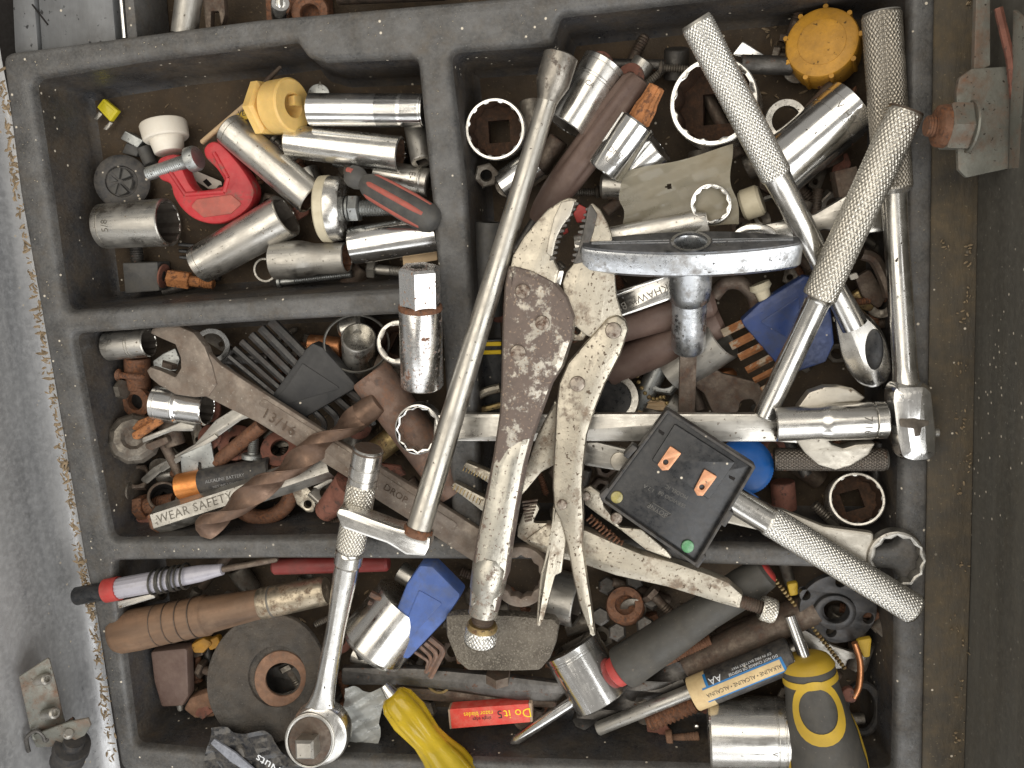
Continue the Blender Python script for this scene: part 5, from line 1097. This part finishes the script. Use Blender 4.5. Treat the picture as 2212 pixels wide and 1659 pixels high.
t.lathe('neck', [(239, 30), (242, 27), (246, 28), (248, 30), (272, 30), (275, 27), (280, 26)], 'chrome', 44)
t.add('shank', loft([(279, 26, 25), (300, 27, 24), (.53*L, 23, 20), (.6*L, 21.5, 18), (.7*L, 22, 17), (.8*L, 23.5, 16), (.85*L, 26, 16), (.885*L, 32, 16), (.915*L, 41, 17), (.94*L, 51, 17), (.965*L, 58, 14)]), 'chrome')
fh = Fr((684, 1582, 42), (704, 1490, 52))
t.add('head', prism([fh.px(p) for p in circ(685, 1594, 66, 48, None, 66)], 0, -44, 13), 'chrome', fh)
t.add('head_plate', prism([fh.px(p) for p in circ(670, 1600, 46, 40, None, 52)], 2, -6, 2), 'steel_brown', fh)
t.add('rim_ring', prism([fh.px(p) for p in circ(670, 1598, 54, 48, None, 60)], 4, -4, 2.5, [[fh.px(p) for p in circ(670, 1600, 47, 40, None, 53)]]), 'chrome_worn', fh)
fd = Fr((676, 1598, 30), (656, 1622, 92)); t.add('square_drive', lathe([(0, 0), (0, 20, 's'), (fd.L-6, 20, 's'), (fd.L, 15, 's'), (fd.L, 0)], 32), 'steel', fd, ang=25)
# main locking pliers
t = T('locking_pliers', 'large worn locking pliers lying upright in the centre', 'pliers', (1150, 760, 84), (1060, 1300, 100))
t.prism('upper_jaw', [(1106, 552), (1131, 510), (1158, 478), (1182, 452), (1212, 432), (1228, 426, 4), (1246, 430, 3), (1242, 444), (1230, 466), (1215, 486), (1203, 510), (1197, 534), (1195, 556), (1199, 568), (1207, 584), (1200, 612), (1190, 660), (1120, 640), (1100, 580)], -6, -34, 'vg_tan', 6, 6)
t.prism('jaw_face', [(1184, 520), (1196, 470), (1212, 436), (1244, 430), (1232, 466), (1215, 488), (1203, 512), (1197, 536), (1193, 556), (1180, 548)], -2, -20, 'vg_clean', 6, 3)
for k in range(11):
    u = k/10; x, y = 1244 - 50*u**.75 + 1, 440 + 118*u; x = [1244, 1238, 1232, 1226, 1219, 1213, 1208, 1204, 1200, 1198, 1196][k]
    t.prism('tooth', [(x-8, y-6), (x+5, y-3), (x+5, y+2), (x-8, y+5)], -4, -30, 'steel_dark', 1, 1)
t.prism('lower_jaw', [(1278, 436, 6), (1296, 452), (1311, 480), (1321, 505), (1326, 538), (1329, 606), (1332, 642), (1346, 690), (1330, 720), (1290, 740), (1262, 724), (1240, 704), (1224, 690), (1214, 612), (1222, 588), (1236, 572), (1246, 548), (1256, 510), (1264, 478), (1268, 448)], -12, -38, 'vg_tan', 5, 5)
t.prism('lower_jaw_edge', [(1276, 440), (1290, 462), (1282, 500), (1268, 540), (1262, 566), (1236, 572), (1246, 548), (1256, 510), (1264, 478), (1269, 448)], -8, -26, 'steel_dark', 4, 3)
for k in range(10):
    u = k/9; x, y = 1268 - 30*u - 3*math.sin(u*3), 452 + 112*u
    t.prism('tooth', [(x+8, y-5), (x-4, y-3), (x-4, y+2), (x+8, y+4)], -10, -34, 'steel_dark', 1, 1)
t.prism('body', [(1096, 574, 10), (1112, 572), (1150, 582), (1196, 606), (1226, 640), (1243, 686), (1238, 730), (1218, 792), (1194, 829), (1168, 900), (1152, 946), (1138, 1000), (1121, 1092), (1106, 1180), (1098, 1244), (1086, 1272), (1074, 1330, 10), (1012, 1314, 10), (1016, 1244), (1028, 1167), (1043, 1094), (1065, 980), (1078, 892), (1081, 829), (1084, 700), (1088, 620)], 4, -52, 'vg_body', 12, 17)
t.prism('handle_shaft', [(1062, 1000), (1088, 960), (1120, 940), (1152, 940), (1134, 1010), (1119, 1092), (1104, 1180), (1096, 1244), (1084, 1272), (1073, 1326, 8), (1014, 1312, 8), (1018, 1244), (1030, 1167), (1045, 1094)], 6.5, -48, 'vg_shaft', 10, 19)
for (x, y, r) in ((1130, 629, 16), (1172, 697, 16), (1120, 761, 17)):
    p = t.P([(x, y)])[0]; t.add('rivet', lathe([(0, r), (4, r-.5), (7, r*.7), (8, 0)], 24), 'rivet', Fr((1150, 760, 84), (1160, 760, 84), zdir=None), at=(0, 0, 0)) if False else t.prism('rivet', circ(x, y, r, 24), 9, 2, 'rivet', 0, 3.5)
t.prism('lever', [(1296, 706), (1313, 687), (1334, 680), (1352, 692), (1358, 712), (1347, 748), (1340, 768), (1308, 829), (1286, 884), (1268, 942), (1261, 1004), (1258, 1054), (1261, 1117), (1259, 1179), (1268, 1244), (1278, 1306), (1286, 1372, 4), (1280, 1381, 4), (1266, 1352), (1250, 1306), (1236, 1244), (1225, 1179), (1210, 1129), (1196, 1100), (1193, 1054), (1196, 979), (1201, 879), (1207, 829), (1226, 785), (1260, 745)], -2, -30, 'vg_tan', 12, 10)
t.prism('release_lever', [(1193, 1090), (1214, 1110), (1222, 1170), (1212, 1244), (1198, 1250), (1182, 1311), (1172, 1345), (1164, 1362, 4), (1156, 1358, 4), (1160, 1300), (1166, 1244), (1182, 1190), (1190, 1140)], -16, -32, 'vg_tan', 8, 5)
t.prism('link', [(1238, 690), (1262, 700), (1272, 720), (1258, 740), (1230, 740)], -30, -44, 'vg_tan', 8, 4, [circ(1244, 718, 8, 20)])
for (x, y, r) in ((1325, 714, 18), (1247, 829, 17), (1214, 1090, 11)): t.prism('rivet', circ(x, y, r, 24), 4, -8, 'rivet', 0, 4)
t.prism('spring', [(1200, 586), (1218, 584), (1210, 618), (1198, 614)], -14, -24, 'chrome', 3, 3)
f = Fr((1064, 1200, 76), (1043, 1328, 78)); t.add('screw_tube', lathe([(0, 30), (20, 40), (f.L*.55, 38), (f.L*.62, 33), (f.L-3, 32), (f.L, 29), (f.L, 0)], 36), 'vg_shaft', f)
f = Fr((1046, 1320, 82), (1036, 1392, 78)); L = f.L
t.add('adjuster_thread', lathe(thread(0, L*.5, 24, 7) + [(L*.5, 0)], 28), 'steel_brown', f)
t.add('adjuster_collar', lathe([(L*.36, 0), (L*.36, 30), (L*.45, 34), (L*.55, 32), (L*.55, 0)], 32), 'brass', f)
t.add('adjuster_knob', knurl(L*.52, L*.95, 35, 9, 2.6), 'knurl_bright', f); t.add('adjuster_end', lathe([(L*.94, 34), (L, 28), (L+2, 0)], 32), 'chrome', f)
# T handle
t = T('t_handle_key', 'cast metal T handle driver with slotted blade', 'T handle', (1492, 524, 72), (1487, 752, -50))
L = t.L; fx = t.fr
ft = Fr((1492, 524, 72), (1592, 522, 72), zdir=-fx.x)
def lens(w_, d_, n=24):
    o = []
    for i in range(n+1):
        u = -1 + 2*i/n; o.append((u*w_, -d_*(.26 + .74*max(0, math.cos(u*PI*.5))**.75)))
    for i in range(n+1):
        u = 1 - 2*i/n; o.append((u*w_, d_*(.26 + .74*max(0, math.cos(u*PI*.5))**.75)))
    return fil(o, 16, 4)
t.add('grip', prism(lens(238, 50), 0, -62, 10, [circ(0, 0, 34, 36)]), 'cast_zinc', ft, at=(-2, 0, 0))
t.add('grip_top', prism(lens(232, 45), 2.6, -4, 2, [circ(0, 0, 40, 36)]), 'cast_zinc_shaded', ft, at=(-2, 0, 0))
t.add('hole_rim', lathe([(2, 34), (2, 41), (3.6, 40), (3.8, 36), (2, 34)], 40), 'cast_zinc', Fr((1492, 524, 72), (1487, 752, -50), zdir=None), at=(-6, 0, 0))
for s_ in (-1, 1):
    for d in (-4, 7): t.tube('groove_line', [(s_*u*230, d*(1 - .5*u), 3.0) for u in (.2, .4, .6, .8, .93)], 1.6, 'cast_zinc', 6, fr=ft)
t.lathe('drive_socket', [(52, 0), (52, 46), (L*.42, 46), (L*.5, 43), (L*.52, 38), (L*.72, 37), (L*.74, 38), (L*.97, 38), (L, 35), (L, 0)], 'cast_zinc', 44)
t.lathe('hole_bottom', [(38, 36), (38, 12), (30, 10), (30, 0)], 'hole_shade', 30)
f = Fr((1487, 748, -45), (1482, 905, -70)); t.add('blade', lathe([(0, 0), (0, 17, 's'), (f.L, 17, 's'), (f.L, 0)], 32), 'steel_brown', f, ang=25)
p = fx.px((1487, 738)); t.add('pin', lathe([(0, 0), (0, 7), (4, 7), (5, 0)], 16), 'brass', Fr((1487, 736, -20), (1487, 740, -2)))
# second locking pliers, needle nose
t = T('needle_pliers', 'tan long nose locking pliers lying under the main pair', 'pliers', (1100, 1110, 24), (1560, 1270, 30))
t.prism('upper_nose', [(1001, 1006, 3), (1008, 997, 3), (1062, 1019), (1110, 1036), (1106, 1066), (1055, 1042)], 6, -18, 'vg_tan', 4, 3)
t.prism('lower_nose', [(974, 1050, 3), (983, 1040, 3), (1048, 1074), (1100, 1098), (1092, 1130), (1040, 1101)], 6, -18, 'vg_tan', 4, 3)
for k in range(9): 
    x = 1004 + k*6; y = 1000 + k*2.6; t.prism('serration', [(x, y+6), (x+2, y+5), (x-2, y+16), (x-4, y+15)], 7, 0, 'brass', .5, .5)
for k in range(9):
    x = 980 + k*7; y = 1044 + k*4; t.prism('serration', [(x+4, y), (x+6, y+1), (x+1, y+13), (x-1, y+12)], 7, 0, 'brass', .5, .5)
t.prism('jaw_arm', [(1106, 1030), (1140, 1000), (1160, 940), (1200, 860), (1206, 880), (1200, 1004), (1170, 1020), (1140, 1056), (1118, 1080), (1100, 1066)], 2, -20, 'vg_tan', 10, 5)
t.prism('pivot_jaw', [(1118, 1140), (1134, 1096), (1158, 1086), (1166, 1100), (1150, 1130), (1180, 1130), (1210, 1150), (1260, 1140), (1262, 1222), (1160, 1190), (1116, 1160)], 0, -18, 'vg_tan', 6, 4)
for k in range(7): 
    y = 1082 + k*7; t.prism('serration', [(1128 + k*1, y), (1162 - k*2, y-4), (1162 - k*2, y), (1128 + k, y+4)], 3, -4, 'steel_brown', .8, .8)
t.prism('lower_handle', [(1130, 1166), (1180, 1130), (1266, 1143), (1331, 1172), (1390, 1196), (1456, 1212), (1536, 1240), (1574, 1256), (1606, 1284, 6), (1600, 1316, 6), (1556, 1304), (1440, 1268), (1331, 1244), (1266, 1222), (1180, 1198)], 6, -30, 'vg_tan', 10, 10)
t.prism('upper_link', [(1258, 1056), (1276, 1050), (1300, 1068), (1304, 1094), (1340, 1140), (1386, 1144), (1440, 1190), (1456, 1212), (1396, 1190), (1340, 1146), (1290, 1112), (1262, 1090)], -2, -16, 'vg_tan', 8, 4)
for (x, y, r) in ((1332, 1119, 13), (1266, 1072, 10)): t.prism('rivet', circ(x, y, r, 24), 4, -6, 'rivet', 0, 4)
sp = []
for k in range(60): 
    u = k/59; b = Vector(t.P([(1270, 1120)])[0]).lerp(Vector(t.P([(1340, 1180)])[0]), u); sp.append((b.x + 9*math.cos(k*1.1)*.6, b.y + 9*math.cos(k*1.1)*.8, -10 + 9*math.sin(k*1.1)))
t.tube('spring', sp, 2.2, 'rust', 6)
f = Fr((1598, 1298, 22), (1676, 1322, 22)); L = f.L
t.add('adjuster_thread', lathe(thread(0, L*.62, 15, 6) + [(L*.62, 0)], 24), 'steel_brown', f); t.add('adjuster_knob', knurl(L*.58, L*.98, 27, 8, 2.2), 'knurl_chrome', f); t.add('adjuster_end', lathe([(L*.97, 25), (L, 20), (L, 0)], 28), 'chrome_worn', f)
t = T('flat_lever', 'grey flat lever with an oval slot beside the black module', 'lever', (1300, 966, 2), (1370, 985, 2))
t.prism('lever', [(1262, 956), (1290, 955), (1360, 972), (1380, 1010), (1350, 1020), (1310, 1014), (1260, 1006)], 0, -14, 'steel', 10, 5); t.prism('pivot', circ(1338, 996, 20, 24), 4, -4, 'vg_clean', 0, 3)
# black plastic module
t = T('black_module', 'square black plastic module with two copper contacts', 'module', (1400, 1050, 104), (1500, 1108, 106))
box_o = [(1441, 884, 6), (1634, 1008, 6), (1505, 1226, 6), (1296, 1080, 6)]
def shrink(pts, k):
    cx = sum(p[0] for p in pts)/4; cy = sum(p[1] for p in pts)/4; return [(cx + (p[0]-cx)*k, cy + (p[1]-cy)*k) for p in pts]
t.prism('rim', box_o, 0, -34, 'black_plastic', 6, 2, [fil(shrink(box_o, .945), 4)])
t.prism('base', shrink(box_o, .96), -12, -30, 'black_gloss', 6, 2)
t.prism('raised_panel', [(1458, 917), (1588, 1000), (1531, 1081), (1408, 996)], -4, -20, 'black_gloss', 3, 2)
for pts, hc in (([(1448, 963), (1472, 979), (1444, 1015), (1430, 1016), (1420, 1004)], (1438, 998)), ([(1522, 1013), (1549, 1029), (1518, 1071), (1506, 1070), (1499, 1058)], (1516, 1052))):
    t.prism('contact', pts, 2, -6, 'copper_tab', 3, 1, [circ(hc[0], hc[1], 6, 16)])
t.prism('lamp', circ(1332, 1077, 13.5, 24), -7, -14, 'led_yellow', 0, 3); t.prism('lamp', circ(1486, 1184, 14, 24), -7, -14, 'led_green', 0, 3)
for pts in ([(1366, 960), (1378, 968), (1356, 992), (1346, 984)], [(1294, 1070), (1312, 1052), (1318, 1058), (1300, 1082)], [(1500, 1222), (1520, 1196), (1526, 1204), (1508, 1228)], [(1572, 1100), (1586, 1108), (1566, 1140), (1556, 1132)]):
    t.prism('clip_lug', pts, 1, -30, 'black_plastic', 3, 2)
t.prism('notch', [(1424, 930), (1436, 938), (1432, 944), (1422, 936)], -10.5, -14, 'hole_dark', 1, .5); t.prism('notch', [(1576, 1030), (1590, 1036), (1586, 1042), (1576, 1036)], -10.5, -14, 'hole_dark', 1, .5)
ang = math.degrees(math.atan2(*(lambda a, b: (b[1]-a[1], b[0]-a[0]))(t.P([(1394, 1092)])[0], t.P([(1448, 1122)])[0])))
for body, sz, p in (('BOYNE', 15, (1421, 1106)), ('SERVICIO 08', 12, (1452, 1082)), ('MODEL IC', 12, (1462, 1066)), ('1.2 A', 12, (1402, 1058))):
    t.text('embossed_text', body, 'emboss', sz, t.P([p])[0] + (-12,), ang + 180, ext=.5)
par = [(1397, 1096), (1410, 1089), (1451, 1115), (1436, 1122)]
t.tube('embossed_frame', [q + (-11.6,) for q in t.P(par)], 1.0, 'emboss', 5, closed=True)
# ------------------------------------------------------------------ small stuff at the bottom of the bins
rnd = random.Random(21)
def copy_thing(src, fr, label=None):
    e = src.e.copy(); col.objects.link(e)
    m = fr.mat(False); m.translation = m.translation * S; e.matrix_world = m
    if label: e['label'] = label
    for ch in src.e.children:
        c = ch.copy(); col.objects.link(c); c.parent = e
    return e
def in_poly(x, y, P):
    c = False
    for i in range(len(P)):
        a, b = P[i], P[i-1]
        if (a[1] > y) != (b[1] > y) and x < (b[0]-a[0])*(y-a[1])/(b[1]-a[1]) + a[0]: c = not c
    return c
PROTO = []
G = {'bolt': 'rusty bolts buried at the bottom', 'nut': 'dark nuts buried at the bottom', 'rod': 'dull steel rods buried at the bottom', 'washer': 'dirty washers buried at the bottom', 'screw': 'rusty screws buried at the bottom', 'scrap': 'flat steel scraps buried at the bottom', 'sleeve': 'dull steel sleeves buried at the bottom'}
LB = {'bolt': 'rusty hex bolt buried in the dark bottom layer', 'nut': 'dark hex nut buried in the dark bottom layer', 'rod': 'dull steel rod buried in the dark bottom layer', 'washer': 'dirty washer buried in the dark bottom layer', 'screw': 'rusty screw buried in the dark bottom layer', 'scrap': 'flat steel scrap buried in the dark bottom layer', 'sleeve': 'dull steel sleeve buried in the dark bottom layer'}
def mk(kind, mat, size):
    A = (1369, 459, -170); B = (1369 + size, 459, -170)
    t = T('buried_' + kind, LB[kind], kind, A, B, group=G[kind]); L = t.L
    if kind == 'bolt':
        t.lathe('head', [(0, 0), (0, 20, 'h'), (12, 21, 'h'), (14, 18, 'h'), (14, 0)], mat, 24, ang=25); t.lathe('shank', [(14, 11), (L*.5, 11)] + thread(L*.5, L, 11.5, 6) + [(L, 0)], mat, 14)
    elif kind == 'nut': t.lathe('body', [(0, 12), (0, 22, 'h'), (17, 23, 'h'), (19, 20, 'h'), (19, 13), (0, 12)], mat, 24, ang=25)
    elif kind == 'rod': t.lathe('rod', [(0, 0), (0, 11), (2, 13), (L-2, 13), (L, 11), (L, 0)], mat, 16)
    elif kind == 'washer': t.lathe('ring', [(0, 13), (0, 29), (1, 30), (5, 30), (6, 28), (6, 13), (0, 13)], mat, 24)
    elif kind == 'screw': t.lathe('head', [(0, 0), (0, 11), (4, 15), (9, 7)], mat, 16); t.lathe('shank', [(8, 7)] + thread(9, L-6, 8, 5, .25) + [(L, 0)], mat, 12)
    elif kind == 'scrap': t.add('plate', prism([(0, -14), (L*.7, -18), (L, -4), (L*.8, 16), (8, 13)], 4, -4, 2, [circ(L*.3, 0, 6, 12)]), mat)
    elif kind == 'sleeve': t.lathe('wall', [(0, 17), (0, 23), (2, 25), (L-2, 25), (L, 23), (L, 18), (0, 17)], mat, 28)
    return t
for kind, mats, sz in (('bolt', ('rust', 'steel_brown', 'steel_dim'), 85), ('nut', ('steel_dim', 'steel_brown'), 40), ('rod', ('steel_dim', 'steel_brown', 'steel_dark'), 150), ('washer', ('rust_red', 'steel_dim'), 40), ('screw', ('rust', 'steel_dim'), 80), ('scrap', ('steel_dim', 'rust_red'), 70), ('sleeve', ('steel_dim', 'chrome_worn', 'steel_brown'), 70)):
    for m_ in mats: PROTO.append([mk(kind, m_, sz), sz, kind, False])
AREAS = [([(230, 760), (940, 720), (960, 1130), (270, 1140)], 80), ([(1050, 160), (1500, 90), (1930, 40), (1930, 1150), (1060, 1140), (1050, 700)], 165), ([(300, 1250), (1910, 1270), (1890, 1560), (340, 1540)], 145), ([(560, 380), (890, 330), (900, 590), (430, 605)], 20)]
KEEP = [(1540, 225, 105), (1068, 282, 75), (1850, 1080, 66), (862, 740, 52), (775, 730, 48), (1840, 95, 90)]
for P_, n in AREAS:
    k = 0; xs = [p[0] for p in P_]; ys = [p[1] for p in P_]
    while k < n:
        x, y = rnd.uniform(min(xs), max(xs)), rnd.uniform(min(ys), max(ys))
        if not in_poly(x, y, P_) or any((x-a_)**2 + (y-b_)**2 < c_*c_ for a_, b_, c_ in KEEP): continue
        pr = rnd.choice(PROTO); a = rnd.uniform(0, 2*PI); z = rnd.uniform(-178, -105 if n != 20 else -155)
        A = (x, y, z)
        if pr[2] in ('nut', 'washer'): u_ = up(x, y, z, 30); B = (u_[0] + rnd.uniform(-14, 14), u_[1] + rnd.uniform(-14, 14), u_[2])
        else: B = (x + 50*math.cos(a), y + 50*math.sin(a), z + rnd.uniform(-14, 14))
        fr = Fr(A, B, rnd.uniform(-60, 60) if pr[2] != 'scrap' else rnd.uniform(-25, 25))
        if not pr[3]:
            m = fr.mat(False); m.translation = m.translation * S; pr[0].e.matrix_world = m; pr[3] = True
        else: copy_thing(pr[0], fr)
        k += 1
# keep only what the camera can see of them, and say what each lies beside
bpy.context.view_layer.update()
dg = bpy.context.evaluated_depsgraph_get(); CW = CAM * S
FILL = [o for o in col.objects if o.name.startswith('buried_')]
def seen(e):
    hits = 0
    for c in e.children:
        mw_ = e.matrix_world; vs_ = c.data.vertices; st = max(1, len(vs_)//28)
        for v in list(vs_)[::st]:
            p = mw_ @ v.co; d = (p - CW).normalized()
            q = RW2C @ (p/S - CAM); X_, Y_ = CX + FOC*q.x/q.z, CY + FOC*q.y/q.z
            if not (0 <= X_ < 2212 and 0 <= Y_ < 1659): continue
            ok, loc, nr, fi, ob, mx = scene.ray_cast(dg, CW, d)
            if ok and ob.parent == e: hits += 1
    return hits
NB = [(o['label'], o.name.split('.')[0].replace('_', ' '), o.matrix_world.translation.copy()) for o in col.objects if o.type == 'EMPTY' and 'label' in o and not o.name.startswith('buried_') and o.name.split('.')[0] not in ('tool_tray', 'socket', 'bolt', 'screw', 'nut', 'washer', 'side_panel', 'rear_bin', 'rod', 'brown_grip', 'amber_cap')]
used = {}
for e in FILL:
    if seen(e) < 3:
        for c in list(e.children): bpy.data.objects.remove(c)
        bpy.data.objects.remove(e); continue
    P_ = e.matrix_world.translation; best = sorted(NB, key=lambda n_: (n_[2] - P_).length)[:6]
    base = e['label'].split(' buried')[0]
    for rel in ('buried beside the', 'half hidden near the'):
        done = False
        for n_ in best:
            lab = base + ' ' + rel + ' ' + n_[1]
            if lab not in used: used[lab] = 1; e['label'] = lab; done = True; break
        if done: break
# loose dirt, chips and husks
def flakes(name, label, pts, mat, smin, smax, thin=.3, curl=.5):
    V, F = [], []
    for (P, up_) in pts:
        s_ = rnd.uniform(smin, smax); l = s_*rnd.uniform(.5, 2.0 if thin < .8 else 1.0); a = rnd.uniform(0, 2*PI); tl = rnd.uniform(-.5, .5)
        d = Vector((math.cos(a), math.sin(a), tl)).normalized(); sd = d.cross(Vector((0, 0, 1))).normalized(); nn = sd.cross(d)
        b = len(V); h = s_*thin
        prof = [(-l, 0, .25), (-l*.4, h*curl, 1), (l*.4, h*curl*.8, .9), (l, 0, .2)]
        for (u, lift, wd) in prof:
            for (e, q) in ((-1, 0), (0, h), (1, 0), (0, -h)):
                V.append(tuple(P + d*u + sd*e*s_*.45*wd + nn*(q*wd + lift)))
        for i in range(3):
            for j in range(4): k = (j+1) % 4; F.append((b+i*4+j, b+i*4+k, b+(i+1)*4+k, b+(i+1)*4+j))
        F.append((b, b+3, b+2, b+1)); F.append((b+12, b+13, b+14, b+15))
    o = struct(name, (V, F), mat, kind='stuff', ang=50); o['label'] = label; o['category'] = 'debris'; return o
edge = [(2, 130), (42, 415), (115, 829), (180, 1205), (207, 1332), (250, 1650)]
pts = []
for i in range(520):
    u = rnd.random()**.8*(len(edge)-1); j = min(int(u), len(edge)-2); f_ = u - j
    x = edge[j][0] + (edge[j+1][0]-edge[j][0])*f_; y = edge[j][1] + (edge[j+1][1]-edge[j][1])*f_
    pts.append((W(x - 6 + rnd.gauss(0, 5), y, rnd.uniform(-16, 2)), 0))
flakes('wood_husks', 'tan wood chips and husks caught between tray and left wall', pts, 'debris', 2.5, 8)
pts = []
cl = [(2088, 530), (2096, 560), (2094, 640), (2040, 530), (2080, 690), (2076, 800), (2080, 905), (2076, 930), (2088, 1000), (2074, 1060), (2086, 1230), (2060, 1350), (2084, 1400), (2076, 1480), (2080, 1540), (2070, 1600), (2066, 1640), (2098, 10)]
for i in range(120):
    c_ = rnd.choice(cl); sd_ = abs(rnd.gauss(0, 1)); pts.append((W(min(2096, c_[0] + rnd.gauss(0, 7)), c_[1] + rnd.gauss(0, 13), -8 + rnd.uniform(0, 3)), 0))
flakes('pellets', 'pale crumbs lying on the dusty right ledge', pts, 'pellet', 1.5, 5.4, .9, .1)
pts = []
for i in range(520):
    P_, _ = rnd.choice(AREAS[:3] + [([(130, 180), (900, 160), (930, 600), (170, 640)], 0)])
    xs = [p[0] for p in P_]; ys = [p[1] for p in P_]; x, y = rnd.uniform(min(xs), max(xs)), rnd.uniform(min(ys), max(ys))
    if in_poly(x, y, P_): pts.append((W(x, y, -186), 0))
for i in range(40): pts.append((W(rnd.gauss(1670, 60), rnd.gauss(110, 50), -184), 0))
flakes('floor_crumbs', 'brown crumbs and chips on the tray floor', pts, 'debris', 2, 6, .4, .3)
pts = []
RIM = [((20, 140), (640, 60), 26), ((660, 60), (1190, 40), 34), ((930, 160), (980, 820), 18), ((160, 695), (850, 660), 12), ((240, 1188), (980, 1184), 10), ((1060, 1192), (1930, 1208), 10), ((1990, 30), (1972, 1640), 14), ((40, 200), (120, 690), 14), ((125, 740), (205, 1190), 14), ((225, 1350), (265, 1620), 10), ((20, 500), (120, 1500), 50)]
for i in range(260):
    a, b, w_ = rnd.choice(RIM[:10]); u = rnd.random()
    pts.append((W(a[0] + (b[0]-a[0])*u + rnd.gauss(0, w_*.5), a[1] + (b[1]-a[1])*u + rnd.gauss(0, w_*.5), 1), 0))
flakes('rim_grit', 'pale grit sprinkled on the tray rim', pts, 'grain', .8, 2.2, 1.0, .05)
